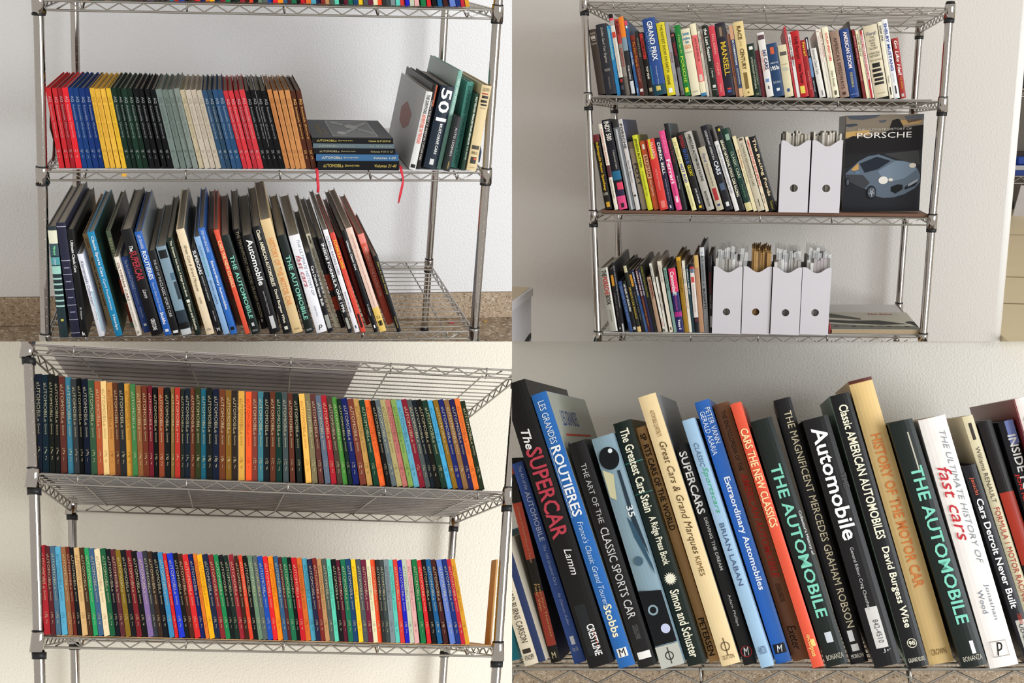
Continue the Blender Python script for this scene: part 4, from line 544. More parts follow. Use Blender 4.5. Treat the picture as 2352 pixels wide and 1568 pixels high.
# ------------------------------------------------------------------ materials
def lin(h):
    if len(h) == 3: h = ''.join(k * 2 for k in h)
    c = [int(h[i:i + 2], 16) / 255 for i in (0, 2, 4)]
    return tuple(x / 12.92 if x <= .04045 else ((x + .055) / 1.055) ** 2.4 for x in c) + (1,)
MATS = {}
def mat(h, rough=.5, metal=0.0, vary=.12, scale=40.0, spec=.4, bump=0.0, bscale=200.0):
    k = (h, rough, metal, vary, scale, bump)
    if k in MATS: return MATS[k]
    m = bpy.data.materials.new('m_%s_%d' % (h, len(MATS)))
    m.use_nodes = True
    nt = m.node_tree; p = nt.nodes['Principled BSDF']
    p.inputs['Base Color'].default_value = lin(h)
    p.inputs['Roughness'].default_value = rough
    p.inputs['Metallic'].default_value = metal
    p.inputs['Specular IOR Level'].default_value = spec
    if vary or bump:
        tc = nt.nodes.new('ShaderNodeTexCoord')
    if vary:
        n = nt.nodes.new('ShaderNodeTexNoise'); n.inputs['Scale'].default_value = scale; n.inputs['Detail'].default_value = 4
        nt.links.new(tc.outputs['Object'], n.inputs['Vector'])
        mr = nt.nodes.new('ShaderNodeMapRange'); mr.inputs['To Min'].default_value = 1 - vary; mr.inputs['To Max'].default_value = 1 + vary
        nt.links.new(n.outputs['Fac'], mr.inputs['Value'])
        hs = nt.nodes.new('ShaderNodeHueSaturation'); hs.inputs['Color'].default_value = lin(h)
        nt.links.new(mr.outputs['Result'], hs.inputs['Value'])
        nt.links.new(hs.outputs['Color'], p.inputs['Base Color'])
    if bump:
        n2 = nt.nodes.new('ShaderNodeTexNoise'); n2.inputs['Scale'].default_value = bscale; n2.inputs['Detail'].default_value = 3
        nt.links.new(tc.outputs['Object'], n2.inputs['Vector'])
        b = nt.nodes.new('ShaderNodeBump'); b.inputs['Strength'].default_value = bump; b.inputs['Distance'].default_value = .003
        nt.links.new(n2.outputs['Fac'], b.inputs['Height'])
        nt.links.new(b.outputs['Normal'], p.inputs['Normal'])
    MATS[k] = m
    return m
def ink(h): return mat(h, .6, 0, 0, 40.0, .15)
def cloth(h): return mat(h, .8, 0, .14, 300.0, .12)
def jacket(h): return mat(h, .35, 0, .08, 25.0, .28)
def pages_mat():
    if 'pages' in MATS: return MATS['pages']
    m = bpy.data.materials.new('paper_edges'); m.use_nodes = True
    nt = m.node_tree; p = nt.nodes['Principled BSDF']; p.inputs['Roughness'].default_value = .8
    tc = nt.nodes.new('ShaderNodeTexCoord'); mp = nt.nodes.new('ShaderNodeMapping'); mp.inputs['Scale'].default_value = (900, 4, 4)
    nt.links.new(tc.outputs['Object'], mp.inputs['Vector'])
    n = nt.nodes.new('ShaderNodeTexNoise'); n.inputs['Scale'].default_value = 1.0
    nt.links.new(mp.outputs['Vector'], n.inputs['Vector'])
    r = nt.nodes.new('ShaderNodeValToRGB'); r.color_ramp.elements[0].position = .3; r.color_ramp.elements[1].position = .7
    r.color_ramp.elements[0].color = lin('8a8378'); r.color_ramp.elements[1].color = lin('bdb5a6')
    nt.links.new(n.outputs['Fac'], r.inputs['Fac']); nt.links.new(r.outputs['Color'], p.inputs['Base Color'])
    MATS['pages'] = m
    return m
def wall_mat(h, bscale, dist):
    m = bpy.data.materials.new('orange_peel_' + h); m.use_nodes = True
    nt = m.node_tree; p = nt.nodes['Principled BSDF']
    p.inputs['Base Color'].default_value = lin(h); p.inputs['Roughness'].default_value = .65; p.inputs['Specular IOR Level'].default_value = .25
    tc = nt.nodes.new('ShaderNodeTexCoord')
    n = nt.nodes.new('ShaderNodeTexNoise'); n.inputs['Scale'].default_value = bscale; n.inputs['Detail'].default_value = 3
    nt.links.new(tc.outputs['Object'], n.inputs['Vector'])
    b = nt.nodes.new('ShaderNodeBump'); b.inputs['Strength'].default_value = .55; b.inputs['Distance'].default_value = dist
    nt.links.new(n.outputs['Fac'], b.inputs['Height']); nt.links.new(b.outputs['Normal'], p.inputs['Normal'])
    return m
def concrete_mat(h, scale):
    m = bpy.data.materials.new('concrete_' + h); m.use_nodes = True
    nt = m.node_tree; p = nt.nodes['Principled BSDF']; p.inputs['Roughness'].default_value = .85
    tc = nt.nodes.new('ShaderNodeTexCoord')
    v = nt.nodes.new('ShaderNodeTexVoronoi'); v.inputs['Scale'].default_value = scale
    nt.links.new(tc.outputs['Object'], v.inputs['Vector'])
    n = nt.nodes.new('ShaderNodeTexNoise'); n.inputs['Scale'].default_value = scale * .25; n.inputs['Detail'].default_value = 6
    nt.links.new(tc.outputs['Object'], n.inputs['Vector'])
    r1 = nt.nodes.new('ShaderNodeValToRGB')
    r1.color_ramp.elements[0].color = lin('7d6a56'); r1.color_ramp.elements[1].color = lin('c0ac94'); r1.color_ramp.elements[0].position = .3; r1.color_ramp.elements[1].position = .7
    nt.links.new(n.outputs['Fac'], r1.inputs['Fac'])
    sp = nt.nodes.new('ShaderNodeSeparateColor'); nt.links.new(v.outputs['Color'], sp.inputs['Color'])
    r2 = nt.nodes.new('ShaderNodeValToRGB'); e = r2.color_ramp.elements
    e[0].position = 0; e[0].color = lin('4a3f34'); e[1].position = .1; e[1].color = lin(h)
    a = e.new(.82); a.color = lin(h); a2 = e.new(.9); a2.color = lin('e6dccb')
    r2.color_ramp.interpolation = 'CONSTANT'
    nt.links.new(sp.outputs[0], r2.inputs['Fac'])
    mx = nt.nodes.new('ShaderNodeMix'); mx.data_type = 'RGBA'; mx.inputs[0].default_value = .45
    nt.links.new(r2.outputs['Color'], mx.inputs[6]); nt.links.new(r1.outputs['Color'], mx.inputs[7])
    nt.links.new(mx.outputs[2], p.inputs['Base Color'])
    b = nt.nodes.new('ShaderNodeBump'); b.inputs['Strength'].default_value = .3; b.inputs['Distance'].default_value = .002
    nt.links.new(n.outputs['Fac'], b.inputs['Height']); nt.links.new(b.outputs['Normal'], p.inputs['Normal'])
    return m
CHROME = mat('b2ada8', .10, 1.0, .05, 60.0)
WIRE = mat('aca8a2', .25, 1.0, .05, 60.0)
BLACKPL = mat('17171a', .45, 0, .05)
# ------------------------------------------------------------------ builders
def obj(name, me, m, parent=None, mw=None):
    o = bpy.data.objects.new(name, me)
    C.objects.link(o)
    if m is not None:
        if not me.materials: me.materials.append(None)
        o.material_slots[0].link = 'OBJECT'; o.material_slots[0].material = m
    if parent is not None: o.parent = parent
    if mw is not None: o.matrix_local = mw
    return o
def empty(name, mw):
    o = bpy.data.objects.new(name, None); o.empty_display_size = .02
    C.objects.link(o); o.matrix_local = mw
    return o
def tag(o, label, cat, group=None, bay=None):
    o['label'] = label; o['category'] = cat
    if group: o['group'] = group
    return o
def mesh(name, vs_, fs):
    me = bpy.data.meshes.new(name); me.from_pydata([tuple(v) for v in vs_], [], fs); me.update()
    return me
def box_mesh(x0, x1, y0, y1, z0, z1, name='box'):
    v = [(x, y, z) for x in (x0, x1) for y in (y0, y1) for z in (z0, z1)]
    f = [(0, 1, 3, 2), (4, 6, 7, 5), (0, 4, 5, 1), (2, 3, 7, 6), (0, 2, 6, 4), (1, 5, 7, 3)]
    return mesh(name, v, f)
def bevel_box(x0, x1, y0, y1, z0, z1, r=.002):
    bm = bmesh.new()
    bmesh.ops.create_cube(bm, size=1)
    for v in bm.verts:
        v.co = Vector(((x0 + x1) / 2 + v.co.x * (x1 - x0), (y0 + y1) / 2 + v.co.y * (y1 - y0), (z0 + z1) / 2 + v.co.z * (z1 - z0)))
    bmesh.ops.bevel(bm, geom=list(bm.edges), offset=r, segments=2, affect='EDGES', profile=.5)
    me = bpy.data.meshes.new('bevel'); bm.to_mesh(me); bm.free()
    return me
def smooth(me):
    for p in me.polygons: p.use_smooth = len(p.vertices) == 4
    return me
def prism(poly, z0, z1):
    """polygon in XY extruded along z"""
    n = len(poly)
    v = [(x, y, z0) for x, y in poly] + [(x, y, z1) for x, y in poly]
    f = [tuple(range(n - 1, -1, -1)), tuple(range(n, 2 * n))]
    f += [(i, (i + 1) % n, n + (i + 1) % n, n + i) for i in range(n)]
    return mesh('prism', v, f)
def tube(pts, r, n=8, closed_ends=True):
    vs_, fs = [], []
    pts = [Vector(p) for p in pts]
    for i, p in enumerate(pts):
        a = pts[max(i - 1, 0)]; b = pts[min(i + 1, len(pts) - 1)]
        d = (b - a).normalized()
        u = d.cross(Vector((.31, .17, .93))); 
        if u.length < 1e-3: u = d.cross(Vector((1, 0, 0)))
        u.normalize(); w_ = d.cross(u)
        rr = r[i] if isinstance(r, (list, tuple)) else r
        for k in range(n):
            t = 2 * math.pi * k / n
            vs_.append(p + (u * math.cos(t) + w_ * math.sin(t)) * rr)
    for i in range(len(pts) - 1):
        for k in range(n):
            fs.append((i * n + k, i * n + (k + 1) % n, (i + 1) * n + (k + 1) % n, (i + 1) * n + k))
    if closed_ends:
        fs.append(tuple(range(n - 1, -1, -1))); fs.append(tuple((len(pts) - 1) * n + k for k in range(n)))
    return smooth(mesh('tube', vs_, fs))
def lathe(axis, rings, n=18):
    """axis(z)->(x,y); rings list of (z, r)"""
    vs_, fs = [], []
    for z, r in rings:
        ax, ay = axis(z)
        for k in range(n):
            t = 2 * math.pi * k / n
            vs_.append((ax + r * math.cos(t), ay + r * math.sin(t), z))
    for i in range(len(rings) - 1):
        for k in range(n):
            fs.append((i * n + k, i * n + (k + 1) % n, (i + 1) * n + (k + 1) % n, (i + 1) * n + k))
    fs.append(tuple(range(n - 1, -1, -1))); fs.append(tuple((len(rings) - 1) * n + k for k in range(n)))
    return smooth(mesh('lathe', vs_, fs))
def post_mesh(axis, strips, n=20):
    # straight sections parted by shallow grooves, each with its own edge loops so the shading stays crisp
    vs_, fs = [], []
    for i, (za, zb_, r) in enumerate(strips):
        b0 = len(vs_)
        for z in (za, zb_):
            ax, ay = axis(z)
            for k in range(n):
                t = 2 * math.pi * k / n
                vs_.append((ax + r * math.cos(t), ay + r * math.sin(t), z))
        for k in range(n): fs.append((b0 + k, b0 + (k + 1) % n, b0 + n + (k + 1) % n, b0 + n + k))
        if i == 0: fs.append(tuple(b0 + k for k in range(n - 1, -1, -1)))
        if i == len(strips) - 1: fs.append(tuple(b0 + n + k for k in range(n)))
        if i:
            p0 = prev + n
            q0 = len(vs_)
            for k in range(n): vs_.append(vs_[p0 + k])
            for k in range(n): vs_.append(vs_[b0 + k])
            for k in range(n): fs.append((q0 + k, q0 + (k + 1) % n, q0 + n + (k + 1) % n, q0 + n + k))
        prev = b0
    me = mesh('post', vs_, fs)
    for p in me.polygons: p.use_smooth = len(p.vertices) == 4
    return me
UNITCYL = tube([(0, 0, 0), (0, 0, 1)], 1.0, 8)
def rod(name, a, b, r, m, parent):
    a = Vector(a); b = Vector(b); d = b - a
    mw = Matrix.Translation(a) @ d.to_track_quat('Z', 'Y').to_matrix().to_4x4() @ Matrix.Diagonal((r, r, d.length, 1))
    return obj(name, UNITCYL, m, parent, mw)
TEXTS = {}
def text_mesh(s, sty):
    k = (s, 'b' in sty, 'i' in sty)
    if k in TEXTS: return TEXTS[k]
    cu = bpy.data.curves.new('t', 'FONT'); cu.body = s; cu.resolution_u = 2; cu.fill_mode = 'FRONT'
    if 'b' in sty: cu.offset = .018
    if 'i' in sty: cu.shear = .28
    o = bpy.data.objects.new('t', cu)
    me = bpy.data.meshes.new_from_object(o)
    bpy.data.objects.remove(o); bpy.data.curves.remove(cu)
    if not me.vertices:
        TEXTS[k] = None; return None
    xs = [v.co.x for v in me.vertices]; ys = [v.co.y for v in me.vertices]
    cx, sx = (min(xs) + max(xs)) / 2, max(max(xs) - min(xs), 1e-4); cy, sy = (min(ys) + max(ys)) / 2, max(max(ys) - min(ys), 1e-4)
    for v in me.vertices: v.co = ((v.co.x - cx) / sx, (v.co.y - cy) / sy, 0)
    me.name = 'lettering'
    me.materials.clear(); me.materials.append(None)
    TEXTS[k] = me
    return me
def lettering(s, col, parent, centre, xdir, ydir, L, H, sty='', name='lettering'):
    me = text_mesh(s, sty)
    if me is None: return
    x = Vector(xdir); y = Vector(ydir); z = x.cross(y)
    mw = Matrix.Translation(centre) @ Matrix((( x.x * L, y.x * H, z.x, 0), (x.y * L, y.y * H, z.y, 0), (x.z * L, y.z * H, z.z, 0), (0, 0, 0, 1)))
    return obj(name, me, ink(col), parent, mw)
def flat(pts, y, name, col, parent, th=.0004):
    """printed patch: polygon in local XZ at depth y facing -y, with a hair of thickness"""
    n = len(pts)
    v = [(x, y, z) for x, z in pts] + [(x, y + th, z) for x, z in pts]
    a = sum(pts[i][0] * pts[(i + 1) % n][1] - pts[(i + 1) % n][0] * pts[i][1] for i in range(n))
    f0 = tuple(range(n)) if a > 0 else tuple(range(n - 1, -1, -1))
    f = [f0] + [(i, (i + 1) % n, n + (i + 1) % n, n + i) for i in range(n)]
    return obj(name, mesh('print', v, f), ink(col), parent)
def circle(cx, cz, rx, rz, n=24):
    return [(cx + rx * math.cos(2 * math.pi * k / n), cz + rz * math.sin(2 * math.pi * k / n)) for k in range(n)]
def ringmesh(cx, cz, r0, r1, y, name, col, parent, n=28):
    v, f = [], []
    for k in range(n):
        t = 2 * math.pi * k / n
        v += [(cx + r0 * math.cos(t), y, cz + r0 * math.sin(t)), (cx + r1 * math.cos(t), y, cz + r1 * math.sin(t))]
    for k in range(n):
        a, b = 2 * k, 2 * ((k + 1) % n)
        f.append((a, b, b + 1, a + 1))
    return obj(name, mesh('ring', v, f), ink(col), parent)
# colour words for descriptions
WORDS = [('black', '121214'), ('charcoal', '34373a'), ('dark brown', '463024'), ('brown', '6a3a26'), ('tan', 'b98c5c'), ('gold', 'cf9630'), ('yellow', 'e8c02c'),
 ('cream', 'e8d8b4'), ('off-white', 'e6e2da'), ('pale grey', 'b5b2a8'), ('grey', '74787a'), ('navy', '18243e'), ('royal blue', '2138b4'), ('blue', '2c62b0'), ('slate blue', '46647e'),
 ('sky blue', '5aa4c8'), ('light blue', '96b8dc'), ('teal', '3c8a88'), ('turquoise', '5cc4b0'), ('dark green', '1a3426'), ('green', '24784a'), ('leaf green', '5c8c44'), ('sage green', '70886e'),
 ('olive', '7a6a34'), ('red', 'c8282e'), ('crimson', '7c2030'), ('maroon', '5a242a'), ('rust', '8a4028'), ('orange', 'e06c30'), ('pink', 'dc7c94'), ('purple', '80689a'), ('periwinkle', '6078c0'), ('lime', 'ccd02e'), ('khaki', 'a89a68')]
def word(h):
    if len(h) == 3: h = ''.join(k * 2 for k in h)
    c = [int(h[i:i + 2], 16) for i in (0, 2, 4)]
    def dist(k):
        d = [int(k[i:i + 2], 16) for i in (0, 2, 4)]
        return sum((a - b) ** 2 for a, b in zip(c, d))
    return min(WORDS, key=lambda t: dist(t[1]))[0]
def nth(i):
    return '%d%s' % (i, 'th' if 10 <= i % 100 <= 20 else {1: 'st', 2: 'nd', 3: 'rd'}.get(i % 10, 'th'))
# ------------------------------------------------------------------ books
def cover_mesh(t, h, d, b, s, n=6):
    pr = [(0, d), (0, 0)]
    pr += [(t * k / n, -s * 4 * (k / n) * (1 - k / n)) for k in range(1, n)]
    pr += [(t, 0), (t, d), (t - b, d), (t - b, b), (b, b), (b, d)]
    return prism(pr, 0, h)
def band_mesh(t, h, s, a0, a1, x0, x1, e):
    n = 6; v, f = [], []
    for k in range(n + 1):
        u = x0 + (x1 - x0) * k / n
        y = -s * 4 * u * (1 - u) - e
        v += [(t * u, y, h * (1 - a0)), (t * u, y, h * (1 - a1)), (t * u, y + e * .9, h * (1 - a0)), (t * u, y + e * .9, h * (1 - a1))]
    for k in range(n):
        i = 4 * k; j = i + 4
        f += [(i, i + 1, j + 1, j), (i, j, j + 2, i + 2), (i + 1, i + 3, j + 3, j + 1)]
    f += [(0, 2, 3, 1), (4 * n, 4 * n + 1, 4 * n + 3, 4 * n + 2)]
    return mesh('band', v, f)
XD, YD = (0, 0, -1), (1, 0, 0)
def special(kind, root, t, h, ys):
    x = t / 2
    if kind == 'lens':
        flat(circle(t * .52, h * .9, t * .44, t * .5), ys, 'printed_disc', '14181c', root)
        flat(circle(t * .66, h * .93, t * .1, t * .1, 12), ys - .0006, 'printed_disc', 'e4ecf0', root)
        flat([(t * .08, h * .86), (t * .5, h * .83), (t * .3, h * .72), (t * .06, h * .74)], ys, 'printed_shape', 'c9c6a0', root)
        flat([(t * .7, h * .84), (t * .82, h * .84), (t * .84, h * .66), (t * .95, h * .5), (t * .95, h * .46), (t * .66, h * .62)], ys, 'printed_shape', '2b3a46', root)
        flat([(t * .5, h * .64), (t * .72, h * .6), (t * .95, h * .42), (t * .95, h * .38), (t * .55, h * .55)], ys, 'printed_shape', '35556a', root)
        lettering('35', 'dfe6ea', root, (t * .74, ys - .0008, h * .66), XD, YD, h * .05, t * .3, 'b')
        flat(circle(t * .42, h * .45, t * .2, t * .2), ys - .0006, 'printed_disc', '4a6474', root)
        flat([(0.02 * t, h * .33), (t * .98, h * .31), (t * .98, h * .095), (t * .02, h * .095)], ys, 'printed_shape', '15171a', root)
        ringmesh(t * .4, h * .24, t * .14, t * .22, ys - .0008, 'printed_ring', '8aa0ac', root)
        flat(circle(t * .68, h * .155, t * .2, t * .2, 14), ys - .0008, 'printed_disc', 'c6cdec', root)
        flat([(0, h * .09), (t, h * .09), (t, 0), (0, 0)], ys - .0009, 'printed_shape', 'bfc0b8', root)
        ringmesh(x, h * .045, t * .14, t * .18, ys - .0016, 'printed_ring', '2a2a28', root)
        flat([(x - t * .02, h * .08), (x + t * .02, h * .08), (x + t * .02, h * .012), (x - t * .02, h * .012)], ys - .0016, 'printed_bar', '2a2a28', root)
    if kind == 'sun':
        cz = h * .345; pts = []
        for k in range(32):
            r = t * (.36 if k % 2 == 0 else .22); a = 2 * math.pi * k / 32
            pts.append((x + r * math.cos(a), cz + r * math.sin(a)))
        flat(pts, ys, 'printed_sun', 'efebd6', root)
    if kind == 'phi':
        ringmesh(x, h * .065, t * .2, t * .24, ys, 'printed_ring', '4a3820', root)
        flat([(x - t * .02, h * .095), (x + t * .02, h * .095), (x + t * .02, h * .035), (x - t * .02, h * .035)], ys, 'printed_bar', '4a3820', root)
    if kind == 'ring': ringmesh(x, h * .057, t * .38, t * .43, ys, 'printed_ring', 'b03038', root)
    if kind == 'gal':
        ringmesh(x, h * .085, t * .2, t * .235, ys, 'printed_ring', 'e0dcc9', root)
        lettering('98', 'efe9d5', root, (x, ys, h * .085), (1, 0, 0), (0, 0, 1), t * .3, t * .22, 'b')
    if kind == 'pbox':
        for q in (((.22, .1), (.78, .1), (.78, .098), (.22, .098)), ((.22, .04), (.78, .04), (.78, .042), (.22, .042)), ((.22, .1), (.235, .1), (.235, .04), (.22, .04)), ((.765, .1), (.78, .1), (.78, .04), (.765, .04))):
            flat([(t * a, h * b) for a, b in q], ys, 'printed_line', '9a948e', root)
def book(bay, spec, label, group, name, finish, cat='book'):
    xl, y, zb, th, t, h, d, col, deco = spec
    if th <= 0: mw = PM[bay] @ Matrix.Translation((xl, y, zb)) @ Matrix.Rotation(th, 4, 'Y')
    else: mw = PM[bay] @ Matrix.Translation((xl + t / math.cos(th), y, zb)) @ Matrix.Rotation(th, 4, 'Y') @ Matrix.Translation((-t, 0, 0))
    root = empty(name, mw)
    tag(root, label, cat, group)
    soft = finish == 'soft'
    b = min(.0026, t * .16) * (.5 if soft else 1) * (2.0 if bay == 4 else 1)
    s = 0.0 if finish in ('cloth', 'soft') else min(t * .09, .006)
    obj('cover', cover_mesh(t, h, d, b, s), cloth(col) if finish == 'cloth' else jacket(col), root)
    g = .0004 if soft else (.004 if bay != 4 else .012)
    if h - 2 * g > 0 and t - 2 * b > .001:
        obj('page_block', box_mesh(b * 1.02, t - b * 1.02, b * 1.02, d - g * 1.2, g, h - g), pages_mat(), root)
    ys = -s - .0012
    for q in deco:
        if q[0] == 'R':
            cf = obj('cover_face', box_mesh(t + .0001, t + .0007, .004, d - .001, .001, h - .001), jacket(q[1]), root)
            if bay == 4 and col == '2769b5':
                lettering('LES GRANDES', '4a5a9a', cf, (t + .0012, d * .36, h * .9), (0, 1, 0), (0, 0, 1), d * .4, h * .06)
                lettering('ROUTIERES', '3a4a94', cf, (t + .0012, d * .42, h * .76), (0, 1, 0), (0, 0, 1), d * .6, h * .09)
                obj('printed_line', box_mesh(t + .0008, t + .0014, d * .14, d * .8, h * .83, h * .838), ink('c8503c'), cf)
        elif q[0] == 'L':
            cf = obj('cover_face', box_mesh(-.0007, -.0001, .004, d - .001, .001, h - .001), jacket(q[1]), root)
            if col == 'd6d6d4':
                for pts in ([(.3, .62), (.55, .72), (.72, .6), (.7, .42), (.5, .36), (.34, .45)],):
                    n = len(pts); obj('printed_car', mesh('p', [(-.0011, a * d, b_ * h) for a, b_ in pts], [tuple(range(n - 1, -1, -1))]), ink('b58f8d'), cf)
        elif q[0] == '#':
            x0, x1 = (q[4], q[5]) if len(q) > 5 else (0.0, 1.0)
            obj('spine_band', band_mesh(t, h, s, q[2], q[3], x0, x1, .0005), jacket(q[1] if len(q[1]) == 6 else ''.join(c * 2 for c in q[1])), root)
        elif q[0] == '*':
            special(q[1], root, t, h, ys)
        else:
            _, tx, c, a, e, wd, off = q[:7]; sty = q[7] if len(q) > 7 else ''
            cz = h * (1 - (a + e) / 2); cx = t * (.5 + off)
            if 'h' in sty: lettering(tx, c, root, (cx, ys, cz), (1, 0, 0), (0, 0, 1), t * wd, h * (e - a), sty)
            else: lettering(tx, c, root, (cx, ys, cz), XD, YD, h * (e - a), t * wd, sty)
    return root
# ------------------------------------------------------------------ the setting: four bays, one behind each quarter of the picture
def struct(name, me, m, mw):
    o = obj(name, me, m, None, mw); o['kind'] = 'structure'
    return o
W1 = wall_mat('eeeef0', 160, .004)  # wall tone differs per bay: each view's brightness is put into the colour
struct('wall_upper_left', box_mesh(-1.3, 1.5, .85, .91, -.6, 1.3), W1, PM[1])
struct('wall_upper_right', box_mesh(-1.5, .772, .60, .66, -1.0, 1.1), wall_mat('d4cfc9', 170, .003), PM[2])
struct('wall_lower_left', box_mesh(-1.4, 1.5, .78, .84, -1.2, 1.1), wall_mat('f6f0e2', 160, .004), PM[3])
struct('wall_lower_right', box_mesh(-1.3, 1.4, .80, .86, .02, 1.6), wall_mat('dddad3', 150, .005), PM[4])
# rounded plaster corner where the upper-right wall ends
struct('trim_1', tube([(.772, .625, -1.0), (.772, .625, 1.1)], .025, 16), mat('e6e4e0', .6, 0, .03), PM[2])
CONC = concrete_mat('b8a189', 260)
struct('baseboard_upper_left', bevel_box(-1.3, 1.5, .845, .93, -.7059, -.602, .004), CONC, PM[1])
struct('floor_upper_left', box_mesh(-1.4, 1.6, -1.2, .86, -.76, -.7059), concrete_mat('9c8870', 120), PM[1])
struct('baseboard_lower_right', bevel_box(-1.3, 1.4, .79, .9, -.6, .018, .006), concrete_mat('b5a088', 260), PM[4])
# beyond the wall end: the next room of the garage
FLOOR2 = mat('e4d3ae', .45, 0, .06, 3.0)
fl = struct('floor_far', box_mesh(.80, 7.0, .42, 6.55, -.62, -.55), FLOOR2, PM[2])
for yj in (1.3, 2.1, 4.18):
    obj('floor_joint', box_mesh(.81, 6.9, yj, yj + .010 + .004 * yj, -.5505, -.5485), mat('8a7a5c', .9, 0, .05), fl)
struct('wall_far', box_mesh(.80, 7.0, 6.5, 6.6, -.55, 2.6), mat('8f8a85', .8, 0, .05), PM[2])
# ------------------------------------------------------------------ shelving units
def unit(bay, label, post_r, pitch, top_ext, bottom_z, rr, band_h, decks, sleeve, periods=18.5, group='chrome wire shelving units'):
    lv = LEVELS[bay]
    root = empty('wire_shelving_unit', PM[bay])
    tag(root, label, 'shelving', group)
    for ci in range(4):
        pts = sorted([l[ci] for l in lv], key=lambda p: p[2])
        def axis(z, pts=pts):
            if len(pts) == 1: return pts[0][0], pts[0][1]
            k = 0
            while k < len(pts) - 2 and z > pts[k + 1][2]: k += 1
            a, b = pts[k], pts[k + 1]; q = (z - a[2]) / (b[2] - a[2])
            return a[0] + q * (b[0] - a[0]), a[1] + q * (b[1] - a[1])
        z0 = bottom_z; z1 = pts[-1][2] + top_ext
        cuts = [z0]; z = z0 + pitch * .5
        while z < z1 - pitch * .4:
            cuts += [z - pitch * .045, z + pitch * .045]; z += pitch
        cuts.append(z1)
        strips = [(cuts[i], cuts[i + 1], post_r - (post_r * .05 if i % 2 else 0)) for i in range(len(cuts) - 1)]
        post = obj('post', post_mesh(axis, strips), CHROME, root)
        if bay == 2: obj('post_cap', lathe(axis, [(z1, post_r * 1.05), (z1 + .003, post_r * 1.05), (z1 + .004, post_r * .8)]), BLACKPL, post)
        if bay == 1: obj('levelling_foot', lathe(axis, [(bottom_z - .0, post_r * 1.25), (bottom_z + .012, post_r * 1.2)]), BLACKPL, post)
        for l in lv:
            zl = l[ci][2]; su, sd = sleeve
            obj('shelf_clip', lathe(axis, [(zl - sd - band_h, post_r * 1.27), (zl - sd, post_r * 1.3)]), BLACKPL, post)
            obj('shelf_clip_rim', lathe(axis, [(zl + su, post_r * 1.22), (zl + su + .003, post_r * 1.18)]), BLACKPL, post)
    for li, l in enumerate(lv):
        fl_, fr, bl, br = [Vector(p) for p in l]
        nw, ncross, h = decks[li]
        dz = Vector((0, 0, -h))
        sv, sf = [], []
        n = 16
        for p in (fl_, fr, bl, br):
            base = len(sv)
            for zz, r in ((p.z - sleeve[1], post_r * 1.34), (p.z + sleeve[0] - .004, post_r * 1.28), (p.z + sleeve[0], post_r * 1.2)):
                for k in range(n):
                    a = 2 * math.pi * k / n
                    sv.append((p.x + r * math.cos(a), p.y + r * math.sin(a), zz))
            for j in range(2):
                for k in range(n):
                    sf.append((base + j * n + k, base + j * n + (k + 1) % n, base + (j + 1) * n + (k + 1) % n, base + (j + 1) * n + k))
            sf.append(tuple(base + k for k in range(n - 1, -1, -1))); sf.append(tuple(base + 2 * n + k for k in range(n)))
        # the four sleeves of one shelf, welded to its rails
        if len(lv) > 1:
            shelf = None
            for qi in range(4):
                nv = 3 * n; nf = 2 * n + 2
                me = smooth(mesh('sleeve', sv[qi * nv:(qi + 1) * nv], [tuple(i - qi * nv for i in f) for f in sf[qi * nf:(qi + 1) * nf]]))
                if shelf is None:
                    shelf = empty('shelf', Matrix.Identity(4)); shelf.parent = root
                obj('corner_sleeve', me, CHROME, shelf)
        else:
            shelf = empty('shelf', Matrix.Identity(4)); shelf.parent = root
        for a, b, per in ((fl_, fr, periods), (bl, br, periods), (fl_, bl, periods * .42), (fr, br, periods * .42)):
            rod('rail', a, b, rr, WIRE, shelf); rod('rail', a + dz, b + dz, rr, WIRE, shelf)
            k = int(per * 2); pts = []
            i0 = .035 if per > 10 else .07
            for i in range(k + 1):
                f = i0 + (1 - 2 * i0) * i / k
                pts.append(a.lerp(b, f) + dz * ((.12 if i % 2 else .88)))
            obj('truss_wire', tube(pts, rr * .72, 6), WIRE, shelf)
        for i in range(nw):
            f = (i + 1) / (nw + 1)
            rod('deck_wire', fl_.lerp(bl, f) + Vector((0, 0, -.0005)), fr.lerp(br, f) + Vector((0, 0, -.0005)), rr * .66, WIRE, shelf)
        for f in ncross:
            a = fl_.lerp(fr, f); b = bl.lerp(br, f); q = Vector((0, 0, -rr * 1.5))
            obj('cross_wire', tube([a + Vector((0, -rr, .003)), a + Vector((0, -rr * .4, -h * .6)), a + Vector((0, .012, -h)), a.lerp(b, .08) + q * 1.8, a.lerp(b, .5) + q, b + q], rr * .8, 6), WIRE, shelf)
    return root
CR = (.085, .30, .51, .72, .93)
unit(1, 'chrome wire shelving unit standing on the concrete floor, upper-left quarter', .0127, .0265, .25, -.7059, .0028, .005, [(15, CR, .022), (15, CR, .022), (15, CR, .022)], (.012, .03))
unit(2, 'chrome wire shelving unit holding the white magazine files, upper-right quarter', .0103, .0215, .014, -.75, .0021, .010, [(12, CR, .0186), (17, CR, .0186), (17, CR, .0186), (17, CR, .0186)], (.010, .027))
unit(3, 'chrome wire shelving unit with two full rows of volumes, lower-left quarter', .0127, .0265, .016, -.85, .0028, .016, [(12, CR, .023), (14, CR, .023), (14, CR, .023)], (.012, .034))
unit(4, 'close view of a wire shelf with zigzag front truss, lower-right quarter', .03, .06, .3, -.6, .0052, .02, [(12, (.18, .42, .66, .9), .046)], (.012, .07), 14.7)
